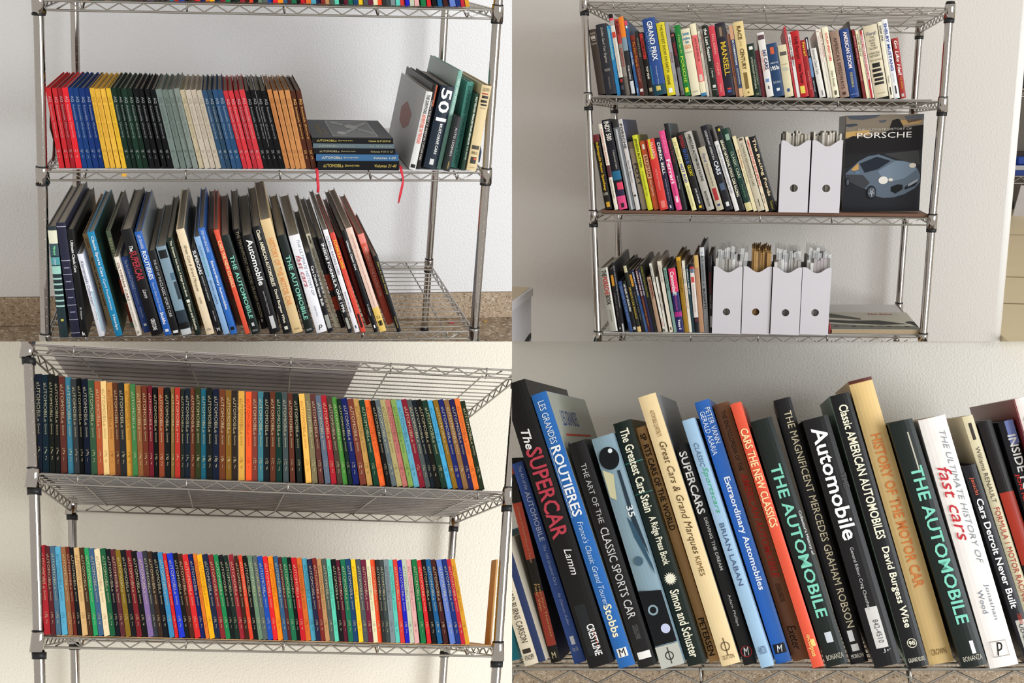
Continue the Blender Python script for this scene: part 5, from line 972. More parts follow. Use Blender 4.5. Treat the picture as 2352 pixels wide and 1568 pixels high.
# sheets lying on the wire decks
def sheet(bay, level, x0, x1, y0, y1, th, col, label, rough=.6, lift=.003):
    l = LEVELS[bay][level]; a, b = Vector(l[0]), Vector(l[1])
    ang = -math.atan2(b.z - a.z, b.x - a.x); f = (0 - a.x) / (b.x - a.x); z = a.z + (b.z - a.z) * f
    o = obj('shelf_liner', bevel_box(x0, x1, y0, y1, 0, th, min(.001, th * .3)), mat(col, rough, 0, .06, 8.0), None, PM[bay] @ Matrix.Translation((0, 0, z + lift)) @ Matrix.Rotation(ang, 4, 'Y'))
    tag(o, label, 'shelf liner', 'boards lying on the wire shelves')
sheet(1, 1, -.55, .555, .012, .70, .003, 'd5d5d6', 'white liner sheet under the index books, middle shelf of upper-left unit')
sheet(2, 1, -.45, .44, .008, .50, .0025, 'a9a6a4', 'grey liner sheet under the top book row of upper-right unit')
sheet(2, 2, -.44, .45, .006, .50, .0085, '6a4a38', 'brown hardboard sheet under the middle book row of upper-right unit')
sheet(2, 3, -.43, .445, .008, .51, .0025, 'd0cdca', 'white liner sheet on the lowest shelf of upper-right unit')
sheet(3, 0, -.597, .183, .0, .66, .003, 'dcd2d2', 'pale board lying on the empty top shelf of lower-left unit')
sheet(3, 1, -.57, .57, .008, .68, .003, 'd2d1d6', 'grey liner sheet under the upper volume row of lower-left unit')
sheet(3, 2, -.50, .56, .02, .69, .0022, 'c49a6c', 'tan cardboard liner under the lower volume row of lower-left unit')
# a strip of tan board standing at the right-hand end of that shelf
o = obj('cardboard_panel', bevel_box(-.0025, .0025, 0, .06, 0, .22, .0008), mat('cc9a5e', .7, 0, .08, 20), None, PM[3] @ Matrix.Translation((.556, .06, -.377)) @ Matrix.Rotation(math.radians(4.5), 4, 'Y'))
tag(o, 'upright tan cardboard panel against right end of the lower volume row', 'cardboard')
# ------------------------------------------------------------------ books
ROWTXT = {
 '1a': ('top shelf of upper-left unit', 'volumes on the top shelf of the upper-left unit'),
 '1b': ('middle shelf of upper-left unit', 'thin volumes on the middle shelf of the upper-left unit'),
 '1r': ('right cluster of upper-left unit', 'books at the right of the upper-left unit'),
 '1c': ('bottom shelf of upper-left unit', 'books on the bottom shelf of the upper-left unit'),
 '2a': ('top row of upper-right unit', 'books in the top row of the upper-right unit'),
 '2b': ('middle row of upper-right unit', 'books in the middle row of the upper-right unit'),
 '2c': ('bottom row of upper-right unit', 'books in the bottom row of the upper-right unit'),
 '3a': ('upper row of lower-left unit', 'volumes in the upper row of the lower-left unit'),
 '3b': ('lower row of lower-left unit', 'volumes in the lower row of the lower-left unit'),
 '4': ('lower-right close-up row', 'books in the lower-right close-up'),
}
def shade(h, k, to=None):
    c = [int(h[i:i + 2], 16) for i in (0, 2, 4)]
    if to:
        d = [int(to[i:i + 2], 16) for i in (0, 2, 4)]
        c = [a + (b - a) * k for a, b in zip(c, d)]
    else: c = [a * k for a in c]
    return ''.join('%02x' % int(max(0, min(255, v))) for v in c)
def lum(h): return sum(int(h[i:i + 2], 16) * k for i, k in ((0, .3), (2, .59), (4, .11)))
for rn, rows in ROWS.items():
    bay = int(rn[0])
    where, group = ROWTXT[rn]
    for i, spec in enumerate(rows):
        spec = list(spec); col = spec[7]; t, h = spec[4], spec[5]
        run = rn in ('1a', '1b', '3a', '3b')
        if run:
            L = lum(col)
            if rn == '1b':
                v, n = 41 + i // 4, i % 4 + 1
                c = shade(col, .6, 'd4d6d8') if L < 110 else shade(col, .93)
                if i >= 44: c = 'd8a860'
                spec[8] = [['t', 'AQ', c, .1, .175, .62, 0, 'b'], ['t', 'Automobile', c, .2, .4, .42, 0, ''], ['t', 'Quarterly', c, .42, .62, .45, 0, 'i'], ['t', str(v), c, .76, .8, .55, 0, 'h'], ['t', str(n), c, .83, .87, .08 if n == 1 else .25, 0, 'h']]
            elif rn in ('3a', '3b'):
                k = i + (0 if rn == '3a' else 76); v, n = 1 + k // 4, k % 4 + 1
                c = shade(col, .74, 'd6c9a0') if L < 125 else shade(col, .82)
                spec[8] = [['t', 'aUTOMOBILe', c, .085, .49, .52, 0, ''], ['t', 'Quarterly', c, .51, .62, .42, 0, 'i'], ['t', 'Vol', c, .745, .76, .4, 0, 'hi'], ['t', str(v), c, .77, .81, .5, 0, 'hi'], ['t', str(n), c, .835, .875, .12 if n == 1 else .28, 0, 'hi']]
            lab = 'thin %s cloth volume, %s from the left, %s' % (word(col), nth(i + 1), where)
            book(bay, spec, lab, group, 'cloth_volume', 'cloth', 'volume')
        else:
            size = 'thick' if t > (.026 if bay != 4 else .062) else ('thin' if t < (.015 if bay != 4 else .045) else 'medium')
            if bay == 2: size = 'thick' if t > .017 else ('thin' if t < .010 else 'medium')
            ts = [q for q in spec[8] if q[0] == 't']
            let = (' with %s lettering' % word(ts[0][2])) if ts else ''
            lab = '%s %s book%s, %s from left, %s' % (size, word(col), let, nth(i + 1), where)
            book(bay, spec, lab, group, 'book', 'soft' if (size == 'thin' and bay == 2) else 'jacket')
# printed cover of the wide blue book at the left of the close-up, and grey-blue back cover of the last book, are their own cover colours
# ------------------------------------------------------------------ flat stack of index books, upper-left unit
def shelf_z(bay, level, x):
    l = LEVELS[bay][level]; a, b = l[0], l[1]
    return a[2] + (b[2] - a[2]) * (x - a[0]) / (b[0] - a[0])
STACK = [(.112, .335, 0.0, .0255, '17181b', 'c9b45e', 'aUTOMOBILe', 'Quarterly Index', 'Volumes 21-40', .06, .6),
         (.108, .333, .0255, .0175, '3f6790', 'd8d2b8', 'aUTOMOBILe', 'Quarterly Index', 'Volumes 1-20', .06, .78),
         (.102, .324, .0435, .0145, '1b1c1f', 'b9ae86', 'aUTOMOBILe', 'Quarterly Index', 'Volumes 9 10 11 12', .06, .75),
         (.100, .321, .0585, .0125, '5d6d74', 'a9a890', 'aUTOMOBILe', 'Quarterly Index', 'Vol. 13 14 15 16', .06, .75),
         (.097, .318, .0715, .0145, '1d1d1f', 'cdbb66', 'aUTOMOBILe', 'Quarterly Index', 'Volumes 36 37 38 39 40', .05, .75)]
names = ['lowest black index book of the flat stack beside the brown volumes', 'blue index book second from the bottom of the flat stack', 'black index book in the middle of the flat stack', 'grey index book second from the top of the flat stack', 'charcoal index book with silver cover drawing on top of flat stack']
ang1 = -math.atan2(LEVELS[1][1][1][2] - LEVELS[1][1][0][2], LEVELS[1][1][1][0] - LEVELS[1][1][0][0])
for i, (x0, x1, z, th, col, tc, a_, b_, c_, m0, m1) in enumerate(STACK):
    z0 = shelf_z(1, 1, x0) + .0065 + z
    root = empty('index_book', PM[1] @ Matrix.Translation((x0, -.004 + .003 * i, z0)) @ Matrix.Rotation(ang1, 4, 'Y'))
    tag(root, names[i], 'book', 'flat stack of index books')
    W = x1 - x0; d = .30 + .01 * (i == 4); b = .002
    # lying book: spine towards the front
    me = prism([(0, 0), (d, 0), (d, b), (b, b), (b, th - b), (d, th - b), (d, th), (0, th)], 0, W)
    me.transform(Matrix(((0, 0, 1, 0), (1, 0, 0, 0), (0, 1, 0, 0), (0, 0, 0, 1))))
    obj('cover', me, cloth(col), root)
    obj('page_block', box_mesh(.004, W - .004, b, d - .006, b, th - b), pages_mat(), root)
    lettering(a_, tc, root, (W * (m0 + .13), -.0006, th * .5), (1, 0, 0), (0, 0, 1), W * .24, th * .36)
    lettering(b_, tc, root, (W * (m0 + .36), -.0006, th * .5), (1, 0, 0), (0, 0, 1), W * .18, th * .3, 'i')
    lettering(c_, tc, root, (W * .83, -.0006, th * .5), (1, 0, 0), (0, 0, 1), W * .27, th * .34, 'i')
    if i == 4:
        sil = 'a9acae'
        def top(pts, colr, name, dz=.0005):
            n = len(pts); v = [(x * W, y * d, th + dz) for x, y in pts]
            return obj(name, mesh('p', v, [tuple(range(n))]), ink(colr), root)
        top([(.003, .003), (.997, .003), (.997, .997), (.003, .997)], '5d5f64', 'cover_face', .0002)  # painted sheen: grey plate laid over the near-black cover
        top([(.27, .08), (.83, .08), (.83, .93), (.27, .93)], 'b4b6b6', 'cover_frame')
        top([(.285, .11), (.815, .11), (.815, .9), (.285, .9)], '83868a', 'cover_panel', .001)
        top([(.33, .2), (.4, .14), (.47, .2), (.46, .3), (.36, .32)], 'b9bbbb', 'cover_drawing', .0015)
        top([(.46, .2), (.6, .42), (.57, .5), (.44, .3)], 'a3a6a8', 'cover_drawing', .0015)
        top([(.5, .5), (.62, .45), (.66, .6), (.56, .72), (.48, .64)], 'b0b2b3', 'cover_drawing', .0016)
        top([(.32, .8), (.46, .66), (.49, .72), (.36, .88)], 'b0b2b3', 'cover_drawing', .0015)
        top([(.62, .52), (.8, .76), (.78, .86), (.6, .6)], 'a3a6a8', 'cover_drawing', .0015)
        top([(.62, .4), (.79, .16), (.8, .3), (.66, .5)], '9a9d9f', 'cover_drawing', .0015)
        lettering('aUTOMOBILe', 'a99a66', root, (W * .13, d * .42, th + .0008), (0, 1, 0), (-1, 0, 0), d * .55, W * .05)
        lettering('Quarterly', 'a99a66', root, (W * .2, d * .34, th + .0008), (0, 1, 0), (-1, 0, 0), d * .35, W * .04, 'i')
# ribbons
def ribbon(pts, wd, col, label, bay):
    """strip following pts with width along x"""
    v, f = [], []
    for p in pts:
        x, y, z = p[:3]; tw = p[3] if len(p) > 3 else 0
        dx, dy = wd / 2 * math.cos(tw), wd / 2 * math.sin(tw)
        v += [(x - dx, y - dy, z), (x + dx, y + dy, z)]
    for i in range(len(pts) - 1): f.append((2 * i, 2 * i + 1, 2 * i + 3, 2 * i + 2))
    me = smooth(mesh('ribbon', v, f))
    o = obj('bookmark_ribbon', me, mat(col, .6, 0, .08, 60), None, PM[bay])
    md = o.modifiers.new('thick', 'SOLIDIFY'); md.thickness = .0006
    tag(o, label, 'ribbon', 'fabric bookmark ribbons')
ribbon([(.1085, .03, .031), (.1085, -.004, .033), (.1105, -.0095, .026), (.1115, -.0105, .005), (.1135, -.0105, -.015), (.1125, -.0105, -.031)], .0075, 'cf2a3c', 'short straight red ribbon hanging below the brown volumes', 1)
ribbon([(.337, .03, .042), (.339, -.004, .044), (.341, -.010, .03, .3), (.346, -.011, .01, .8), (.3445, -.0115, -.005, .4), (.340, -.011, -.03, .2), (.335, -.011, -.058, .9)], .0075, 'cf2a3c', 'longer curling red ribbon hanging at right of the flat stack', 1)
ribbon([(-.345, .11, .2165), (-.3475, .125, .2185, .8), (-.352, .15, .2215, .4), (-.344, .185, .2235, 1.0), (-.33, .20, .2245, .3)], .008, 'a32a30', 'dark red ribbon lying across the tops of the black volumes', 1)
ribbon([(-.553, .02, .152), (-.556, .02, .12, .5), (-.551, .02, .09, 1.0), (-.553, .02, .06, .4), (-.557, .02, .035, .8)], .007, '4a2420', 'brown ribbon hanging beside the first red volume', 1)
ribbon([(.575, .05, .17), (.578, .05, .14, .6), (.573, .05, .11, 1.2), (.576, .05, .08, .2), (.574, .05, .05, .9)], .008, '3a4a5c', 'dark patterned ribbon hanging beside right front post', 1)
# ------------------------------------------------------------------ white magazine files, upper-right unit
def panel_with_hole(wd, ht, scoop, hole, th, wt):
    cu = bpy.data.curves.new('p', 'CURVE'); cu.dimensions = '2D'; cu.fill_mode = 'BOTH'; cu.extrude = th / 2
    def poly(pts):
        s = cu.splines.new('POLY'); s.points.add(len(pts) - 1); s.use_cyclic_u = True
        for q, p in zip(s.points, pts): q.co = (p[0], p[1], 0, 1)
    out_ = [(0, 0), (wd, 0), (wd + wt, ht)]
    x1, x2 = wd * .90, wd * .10
    for k in range(15):
        u = k / 14; x = x1 + (x2 - x1) * u
        out_.append((x, ht - scoop * (.5 - .5 * math.cos(2 * math.pi * u)) ** .75))
    out_.append((wt * 0, ht))
    poly(out_)
    if hole: poly([(hole[0] + hole[2] * math.cos(2 * math.pi * k / 24), hole[1] + hole[2] * math.sin(2 * math.pi * k / 24)) for k in range(24)])
    o = bpy.data.objects.new('p', cu); me = bpy.data.meshes.new_from_object(o)
    bpy.data.objects.remove(o); bpy.data.curves.remove(cu)
    me.transform(Matrix(((1, 0, 0, 0), (0, 0, -1, 0), (0, 1, 0, 0), (0, 0, 0, 1))))
    me.materials.clear()
    return me
FILEW = mat('c9c5cb', .6, 0, .03, 20)
def magfile(x0, level, wd, ht, hole, lean, y, label):
    root = empty('magazine_file', PM[2] @ Matrix.Translation((x0, y, shelf_z(2, level, x0 + wd / 2) + (.0122 if level == 2 else .0062))) @ Matrix.Rotation(lean, 4, 'Y'))
    tag(root, label, 'magazine file', 'white card magazine files')
    d = .24; th = .0012
    obj('front_panel', panel_with_hole(wd, ht, ht * .085, hole, th, 0), FILEW, root)
    for xx in (th * .5, wd - th * .5):
        pr = [(.0008, 0), (d, 0), (d, ht * .93), (.02, ht * .97), (.0008, ht)]
        me = prism(pr, xx - th / 2, xx + th / 2)
        me.transform(Matrix(((0, 0, 1, 0), (1, 0, 0, 0), (0, 1, 0, 0), (0, 0, 0, 1))))
        obj('side_panel', me, FILEW, root)
    obj('back_panel', box_mesh(th, wd - th, d - th, d, 0, ht * .93), FILEW, root)
    obj('bottom_panel', box_mesh(th, wd - th, .001, d - th, .0, th), FILEW, root)
    return root
files = [(.0575, 2, .078, .196, (.0385, .0665, .0104), 0.0, -.006, 'white magazine file with printed papers, left one on the middle shelf'),
         (.1395, 2, .0795, .196, (.042, .0665, .0104), 0.0, -.008, 'white magazine file with printed papers, right one beside the large car book'),
         (-.1125, 3, .080, .194, (.039, .064, .0102), -.004, -.004, 'white magazine file of plastic sleeves, leftmost on the lowest shelf'),
         (-.0300, 3, .0775, .194, (.0375, .064, .0102), .0, -.004, 'white magazine file full of tan envelopes on the lowest shelf'),
         (.0502, 3, .0785, .192, (.039, .063, .0102), .0, -.010, 'white magazine file of clear sleeves, third on the lowest shelf'),
         (.1305, 3, .0770, .190, (.039, .063, .0102), .0, -.008, 'white magazine file of clear sleeves beside the lying race magazine')]
rng = random.Random(11)
GLASSY = None
def plastic():
    global GLASSY
    if GLASSY: return GLASSY
    m = bpy.data.materials.new('clear_plastic_sleeve'); m.use_nodes = True
    p = m.node_tree.nodes['Principled BSDF']; p.inputs['Base Color'].default_value = (.86, .88, .88, 1); p.inputs['Roughness'].default_value = .25
    p.inputs['Alpha'].default_value = .26
    GLASSY = m
    return m
for fi, f in enumerate(files):
    root = magfile(*f)
    x0, level, wd, ht, hole, lean, y, label = f
    base = PM[2] @ Matrix.Translation((x0, y, shelf_z(2, level, x0 + wd / 2) + (.0122 if level == 2 else .0062)))
    kinds = ['paper', 'paper', 'sleeve', 'tan', 'sleeve', 'sleeve'][fi]
    n = {'paper': 16, 'sleeve': 8, 'tan': 12}[kinds]
    spanx = (wd - .006)
    for k in range(n):
        xx = .003 + spanx * (k + .02) / n; tw = spanx / n * .94
        if kinds == 'tan' and k < 3: continue
        if fi == 5 and k < 1: continue
        hh = ht * {'paper': 1.05 + .07 * rng.random(), 'tan': 1.17 + .05 * rng.random() - .004 * (k - 7) ** 2 * .1, 'sleeve': 1.04 + .08 * rng.random()}[kinds]
        cols = {'paper': ['b9b4a8', 'cfcac0', '8a857c', 'd6d2c8', '6a665e', 'c2bcae'], 'tan': ['8f6e3f', 'a5804c', '6e5230', 'b08a52'], 'sleeve': ['9f9b96', 'bab7b3', '84807c', 'a59e9f', 'cfcdca']}[kinds]
        mname = {'paper': 'magazine', 'tan': 'envelope', 'sleeve': 'sleeved_magazine'}[kinds]
        r = empty(mname, base @ Matrix.Translation((xx, .012, .002)))
        lo = {'paper': 'thin paper magazine', 'tan': 'tan envelope', 'sleeve': 'plastic-sleeved magazine'}[kinds]
        num = k + 1 - (3 if kinds == 'tan' else 0) - (1 if fi == 5 else 0)
        tag(r, '%s, %s from left inside the %s' % (lo, nth(num), ['left file of the middle shelf', 'right file of the middle shelf', 'leftmost file of the lowest shelf', 'second file of the lowest shelf', 'third file of the lowest shelf', 'fourth file of the lowest shelf'][fi]), 'magazine', 'contents of the magazine files')
        obj('pages', box_mesh(0, tw, .0 + .012 * rng.random(), .19, 0, hh), mat(rng.choice(cols), .6, 0, .3, 260), r)
        if kinds == 'tan':
            obj('flap', prism([(0, .02), (tw * .7, .02), (tw * .7 + .004, .19), (.004, .19)], hh, hh + ht * .02), mat('b8925a', .7, 0, .1, 60), r)
        if kinds == 'sleeve':
            zt = ht * (1.17 + .10 * rng.random()); dx = rng.uniform(-.002, .007)
            if fi == 2 and k > 5: dx += .01
            v = [(-.0003, .006, 0), (tw + .0003, .006, 0), (tw + .0003, .2, 0), (-.0003, .2, 0), (dx, .008, zt * (.98 + .04 * rng.random())), (dx + tw * 1.1, .012, zt), (dx + tw * 1.1, .2, zt), (dx, .2, zt)]
            obj('plastic_sleeve', mesh('sleeve', v, [(0, 1, 5, 4), (1, 2, 6, 5), (2, 3, 7, 6), (3, 0, 4, 7)]), plastic(), r)
# ------------------------------------------------------------------ large car book facing out
root = empty('picture_book', PM[2] @ Matrix.Translation((.2335, .06, -.1113)) @ Matrix.Rotation(math.radians(-1.0), 4, 'Y'))
tag(root, 'large dark book standing face-out with a silver-blue sports car on its cover', 'book')
BW, BH = .2015, .262
obj('cover', bevel_box(0, BW, 0, .004, 0, BH, .0012), jacket('17161a'), root)
obj('page_block', box_mesh(.003, BW - .005, .004, .026, .004, BH - .004), pages_mat(), root)
obj('back_cover', bevel_box(0, .004, .026, .25, 0, BH, .001), jacket('8f8a86'), root)
def pb(pts, col, lay, name='cover_print'):
    return flat([(x * BW, (1 - y) * BH) for x, y in pts], -.0004 - .0004 * lay, name, col, root)
pb([(0, 0), (1, 0), (1, .12), (.6, .16), (.3, .22), (0, .24)], '7d7263', 0, 'printed_sky')
pb([(0, .0), (.45, 0), (.38, .03), (.2, .05), (.05, .04)], '4c5058', 1, 'printed_cloud')
pb([(0, .09), (.14, .085), (.16, .105), (.05, .12), (0, .11)], '3f444c', 1, 'printed_cloud')
pb([(.42, .06), (.53, .055), (.5, .08), (.44, .08)], '4c5058', 1, 'printed_cloud')
pb([(.75, .02), (1, 0), (1, .06), (.8, .09)], '585a60', 1, 'printed_cloud')
pb([(0, .17), (.3, .15), (.32, .2), (.12, .215), (0, .23)], 'b9965c', 1, 'printed_glow')
pb([(.7, .06), (.98, .05), (.95, .1), (.72, .11)], 'a8875a', 1, 'printed_glow')
pb([(.57, .13), (.6, .06), (.66, .045), (.69, .05), (.74, .12), (.74, .16), (.57, .16)], '1d1a1b', 2, 'printed_rock')
pb([(0, .25), (.1, .21), (.3, .24), (.6, .15), (1, .11), (1, .36), (0, .4)], '1b191a', 2, 'printed_hill')
pb([(0, .55), (.4, .42), (1, .36), (1, 1), (0, 1)], '25262b', 2, 'printed_road')
pb([(.5, .4), (.95, .37), (.98, .52), (.7, .46)], '3a3a3b', 3, 'printed_verge')
body = [(.02, .60), (.08, .555), (.18, .475), (.30, .425), (.44, .405), (.56, .44), (.66, .47), (.76, .475), (.88, .50), (.95, .56), (.985, .62), (.985, .70), (.93, .76), (.80, .82), (.66, .855), (.52, .86), (.43, .84), (.28, .76), (.1, .70), (.03, .66)]
pb(body, '586471', 4, 'printed_car')
pb([(.44, .58), (.66, .475), (.76, .48), (.88, .505), (.94, .57), (.78, .66), (.62, .69), (.5, .65)], '6d7c8c', 5, 'printed_bonnet')
pb([(.2, .50), (.42, .43), (.6, .475), (.44, .56), (.27, .595)], '1f242e', 6, 'printed_windscreen')
pb([(.09, .56), (.18, .49), (.19, .56), (.13, .575)], 'b58f55', 6, 'printed_side_window')
pb([(.13, .585), (.2, .565), (.21, .6), (.15, .605)], '5c6f86', 7, 'printed_mirror')
pb([(.03, .61), (.25, .62), (.34, .70), (.28, .755), (.1, .70), (.035, .655)], '3b3c40', 5, 'printed_door')
pb(circle(.515, .675, .062, .04, 18), 'd8d4cc', 7, 'printed_headlight')
pb(circle(.61, .67, .03, .017, 14), 'cfc7ba', 7, 'printed_headlight')
pb(circle(.885, .525, .045, .026, 14), 'c9c1b4', 7, 'printed_headlight')
pb([(.62, .745), (.7, .72), (.77, .725), (.77, .77), (.68, .815), (.62, .79)], '17181a', 7, 'printed_intake')
pb([(.8, .75), (.95, .67), (.975, .68), (.93, .735), (.8, .775)], '1d1f22', 7, 'printed_intake')
pb([(.84, .715), (.96, .66), (.96, .69), (.84, .745)], '8e949c', 8, 'printed_plate')
pb(circle(.365, .80, .065, .07, 20), '17181b', 7, 'printed_wheel')
pb(circle(.37, .80, .05, .055, 20), '4d535c', 8, 'printed_wheel_rim')
for k in range(5):
    a = 2 * math.pi * k / 5 + .3
    pb([(.37 + .008 * math.cos(a + 1.57), .80 + .008 * math.sin(a + 1.57)), (.37 + .048 * math.cos(a), .80 + .052 * math.sin(a)), (.37 - .008 * math.cos(a + 1.57), .80 - .008 * math.sin(a + 1.57))], 'a9aeb5', 9, 'printed_spoke')
pb(circle(.05, .69, .026, .045, 16), '17181b', 7, 'printed_wheel')
pb(circle(.052, .69, .018, .034, 16), '4d535c', 8, 'printed_wheel_rim')
lettering('THE ULTIMATE HISTORY OF', 'b5b0a8', root, (BW * .5, -.0045, BH * .852), (1, 0, 0), (0, 0, 1), BW * .70, BH * .022)
lettering('PORSCHE', 'e3ded8', root, (BW * .5, -.0045, BH * .792), (1, 0, 0), (0, 0, 1), BW * .70, BH * .058)
# ------------------------------------------------------------------ lying magazine and loose sheet, lowest shelf of the upper-right unit
zb = shelf_z(2, 3, .33) + .0062
ang2 = -math.atan2(LEVELS[2][3][1][2] - LEVELS[2][3][0][2], LEVELS[2][3][1][0] - LEVELS[2][3][0][0])
o = obj('folded_poster', bevel_box(-.10, .115, 0, .20, 0, .004, .001), mat('d6d4d2', .5, 0, .04), None, PM[2] @ Matrix.Translation((.335, .30, zb + .0005)) @ Matrix.Rotation(ang2, 4, 'Y'))
tag(o, 'large plain white sheet lying behind the race magazine', 'paper')
root = empty('race_magazine', PM[2] @ Matrix.Translation((.2165, .004, zb - .0025)) @ Matrix.Rotation(ang2, 4, 'Y'))
tag(root, 'magazine lying flat with red title and black-and-white car photo', 'magazine')
MW, MD, MT = .237, .285, .013
obj('page_block', box_mesh(.002, MW - .001, .001, MD, .0012, MT - .0012), mat('a58f72', .8, 0, .2, 300), root)
obj('cover', box_mesh(0, MW, 0, MD, MT - .0012, MT), mat('b9b5a2', .4, 0, .05), root)
obj('back_cover', box_mesh(0, MW, 0, MD, 0, .0012), mat('8a8678', .5, 0, .05), root)
def mg(pts, col, name, dz):
    n = len(pts); obj(name, mesh('p', [(x * MW, y * MD, MT + dz) for x, y in pts], [tuple(range(n))]), ink(col), root)
mg([(0, .0), (1, 0), (1, .18), (.5, .2), (0, .3)], '77776f', 'printed_track', .0004)
mg([(0, .92), (.02, .96), (.4, .62), (.4, .55), (0, .7)], '55564f', 'printed_grandstand', .0007)
mg([(0, .55), (.25, .48), (.6, .5), (.9, .3), (.6, .26), (.2, .34), (0, .4)], '3f403b', 'printed_crowd', .0006)
mg([(.9, .42), (.96, .46), (1, .42), (1, .12), (.95, .3), (.9, .36)], '2a2a29', 'printed_figure', .0008)
for k in range(9): mg([(.05 + .1 * k, .14 + .02 * (k % 2)), (.1 + .1 * k, .15 + .02 * (k % 2)), (.1 + .1 * k, .18), (.05 + .1 * k, .17)], '33342f', 'printed_car', .0009)
lettering('The Race', 'b8322f', root, (MW * .66, MD * .88, MT + .0008), (1, 0, 0), (0, 1, 0), MW * .3, MD * .07, 'b')
o = obj('red_booklet', bevel_box(0, .003, 0, .2, 0, .022, .0008), mat('b03034', .5, 0, .06), None, PM[2] @ Matrix.Translation((.2112, .004, zb)))
tag(o, 'narrow red booklet edge between the last magazine file and race magazine', 'booklet')
# ------------------------------------------------------------------ white storage box at the left of the upper-right view
root = empty('storage_box', PM[2] @ Matrix.Translation((-.7304, .45, -.80)))
tag(root, 'white cardboard storage box with a lid and curved black label', 'box')
BOXM = mat('cfcbcd', .7, 0, .05, 6)
obj('body', bevel_box(-.36, -.006, -.42, -.006, 0, .375, .003), BOXM, root)
obj('lid', bevel_box(-.366, 0, -.426, 0, .361, .391, .004), mat('d8d4d6', .7, 0, .05, 6), root)
obj('lid_top', bevel_box(-.36, -.008, -.42, -.008, .391, .3925, .0005), mat('c4b498', .7, 0, .05, 6), root)
arc = [(-.012, .236), (-.05, .236), (-.10, .230), (-.16, .217), (-.24, .19), (-.24, .15), (-.15, .17), (-.06, .195), (-.012, .203)]
obj('curved_label', mesh('p', [(-.0052, y_, z_) for y_, z_ in arc], [tuple(range(len(arc)))]), ink('232325'), root)
for y0 in (-.045, -.085, -.125): obj('label_mark', mesh('p', [(-.0044, y0, .211 + y0 * .12), (-.0044, y0 + .03, .2145 + y0 * .12), (-.0044, y0 + .03, .224 + y0 * .12), (-.0044, y0, .220 + y0 * .12)], [(0, 1, 2, 3)]), ink('a9a7a9'), root)
# ------------------------------------------------------------------ small things on the floor of the upper-left view
o = obj('crayon', tube([(-.011, 0, 0), (-.008, 0, 0), (.008, 0, 0), (.011, 0, 0)], [.0025, .0042, .0042, .0042], 12), mat('b8495a', .5, 0, .05), None, PM[1] @ Matrix.Translation((.686, .79, -.7016)))
tag(o, 'short pinkish-red crayon stub on the floor behind the bottom shelf', 'crayon')
lf = [(-.008, 0), (-.004, .004), (.002, .005), (.008, .002), (.006, -.003), (0, -.005), (-.005, -.004)]
o = obj('dry_leaf', prism(lf, 0, .003), mat('c99a3a', .8, 0, .15, 200), None, PM[1] @ Matrix.Translation((.82, .80, -.7058)))
tag(o, 'tiny yellow dry leaf on the floor by the concrete base', 'leaf')
# small yellow tag under the middle shelf
o = obj('price_tag', bevel_box(-.006, .006, 0, .0012, -.008, 0, .0004), mat('d8a23a', .6, 0, .05), None, PM[1] @ Matrix.Translation((-.385, -.004, .0105)))
tag(o, 'tiny orange tag hanging under the green volumes of middle shelf', 'tag')
# ------------------------------------------------------------------ the next room, a sliver at the right edge
root = empty('garage_rack', PM[2] @ Matrix.Translation((1.7, 6.0, -.55)))
tag(root, 'distant wire rack in the next room at the right edge', 'rack')
for z in (.296, .964):
    for zz in (z, z - .055): rod('rail', (0, 0, zz), (1.9, 0, zz), .007, WIRE, root)
    obj('truss_wire', tube([(.02 + .055 * i, 0, z - .006 - (.042 if i % 2 else 0)) for i in range(34)], .005, 6), WIRE, root)
    obj('deck', box_mesh(0, 1.9, .01, .42, z - .003, z), mat('8a8a8a', .5, .6, .1), root)
for x in (0, 1.9):
    for y_ in (0, .42): rod('post', (x, y_, 0), (x, y_, 1.1), .016, CHROME, root)
def simple(name, x, y_, z, sx, sy, sz, col, label, cat, rot=0):
    o = obj(name, bevel_box(0, sx, 0, sy, 0, sz, min(sx, sy, sz) * .08), mat(col, .5, 0, .1, 12), None, PM[2] @ Matrix.Translation((x, y_, z)) @ Matrix.Rotation(rot, 4, 'Y'))
    tag(o, label, cat); return o
b = simple('carton', 1.99, 6.03, -.253, .5, .3, .088, '24459c', 'blue and white carton on the distant rack', 'carton')
obj('carton_label', box_mesh(.0, .5, -.003, -.0005, .048, .082), mat('c9cbd2', .5, 0, .03), b)
simple('glove_pouch', 2.035, 6.05, -.163, .3, .12, .06, '2450b0', 'blue pouch resting on top of the blue and white carton', 'pouch')
simple('dark_bag', 1.95, 6.2, -.163, .4, .12, .10, '3a2a2a', 'dark maroon bag behind the blue pouch on the distant rack', 'bag')
simple('toolbox', 2.00, 6.05, .416, .4, .25, .16, '1f2022', 'black toolbox on the distant upper rack', 'toolbox')
simple('white_board', 1.972, 5.8, -.549, .5, .02, .24, 'd3d1d6', 'white board leaning below the distant rack', 'board', math.radians(10))
simple('reel', 1.935, 5.85, -.50, .05, .1, .06, '1a1a1c', 'small black reel beside the leaning white board', 'reel')
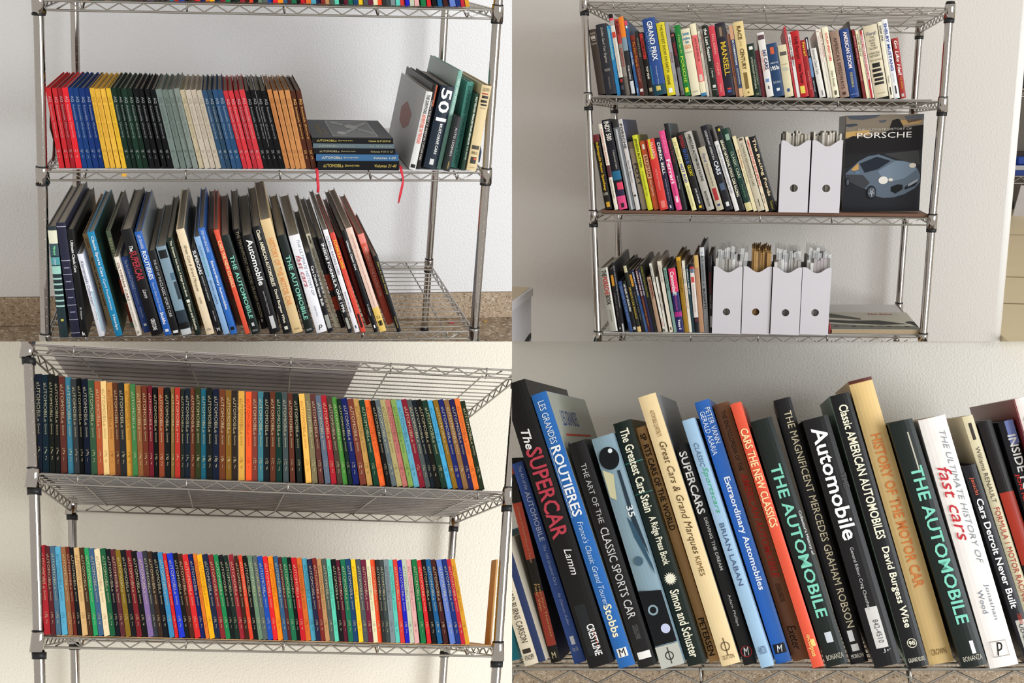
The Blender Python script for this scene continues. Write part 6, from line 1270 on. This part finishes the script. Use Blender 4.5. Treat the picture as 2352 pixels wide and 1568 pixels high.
# ------------------------------------------------------------------ cut everything at the two planes that part the four bays
bpy.context.view_layer.update()
KIDS = {}
for o in scene.objects:
    if o.parent: KIDS.setdefault(o.parent.name, []).append(o)
def leaves(o):
    out_ = [o] if o.type == 'MESH' else []
    for c in KIDS.get(o.name, []): out_ += leaves(c)
    return out_
MWC = {o.name: o.matrix_world.copy() for o in scene.objects}
def corners(o):
    M = MWC[o.name]; v = [q.co for q in o.data.vertices]
    lo = [min(c[i] for c in v) for i in range(3)]; hi = [max(c[i] for c in v) for i in range(3)]
    return [M @ Vector((x, y, z)) for x in (lo[0], hi[0]) for y in (lo[1], hi[1]) for z in (lo[2], hi[2])]
def bay_of(r):
    n = r.name
    for k, b in BAY.items():
        if b.replace('-', '_') in n: return k
    if n.startswith(('floor_far', 'wall_far', 'trim_1', 'storage_box')): return 2
    pts = [p for l in leaves(r) for p in corners(l)]
    x = (min(p.x for p in pts) + max(p.x for p in pts)) / 2; z = (min(p.z for p in pts) + max(p.z for p in pts)) / 2 - CAMZ
    return (1 if x < 0 else 2) if z > 0 else (3 if x < 0 else 4)
for r in [o for o in scene.objects if o.parent is None and o.type in ('MESH', 'EMPTY')]:
    ls = leaves(r)
    if not ls: continue
    bay = bay_of(r)
    outs = [Vector((1 if bay in (1, 3) else -1, 0, 0)), Vector((0, 0, -1 if bay in (1, 2) else 1))]
    for o in ls:
        gone = False
        for nrm in outs:
            ds = [(p - Vector((0, 0, CAMZ))).dot(nrm) for p in corners(o)]
            if max(ds) <= 0: continue
            if min(ds) >= 0 and o.name not in KIDS:
                gone = True; break
            bm = bmesh.new(); bm.from_mesh(o.data)
            inv = MWC[o.name].inverted()
            co = inv @ Vector((0, 0, CAMZ)); no = (MWC[o.name].to_3x3().transposed() @ nrm).normalized()
            cutg = bmesh.ops.bisect_plane(bm, geom=bm.verts[:] + bm.edges[:] + bm.faces[:], dist=1e-6, plane_co=co, plane_no=no, clear_outer=True)
            if not o.name.startswith(('lettering', 'cover_', 'printed', 'bookmark')):
                bmesh.ops.holes_fill(bm, edges=[e for e in cutg['geom_cut'] if isinstance(e, bmesh.types.BMEdge) and e.is_boundary], sides=0)
            me = bpy.data.meshes.new(o.data.name + '_cut'); bm.to_mesh(me); bm.free()
            if not me.polygons: gone = True; break
            m = o.material_slots[0].material if o.material_slots else None
            me.materials.clear(); me.materials.append(None)
            o.data = me
            o.material_slots[0].link = 'OBJECT'; o.material_slots[0].material = m
        if gone: bpy.data.objects.remove(o, do_unlink=True)
for _ in range(3):
    par = {o.parent for o in scene.objects if o.parent}
    for o in [o for o in scene.objects if o.type == 'EMPTY' and o not in par]: bpy.data.objects.remove(o, do_unlink=True)
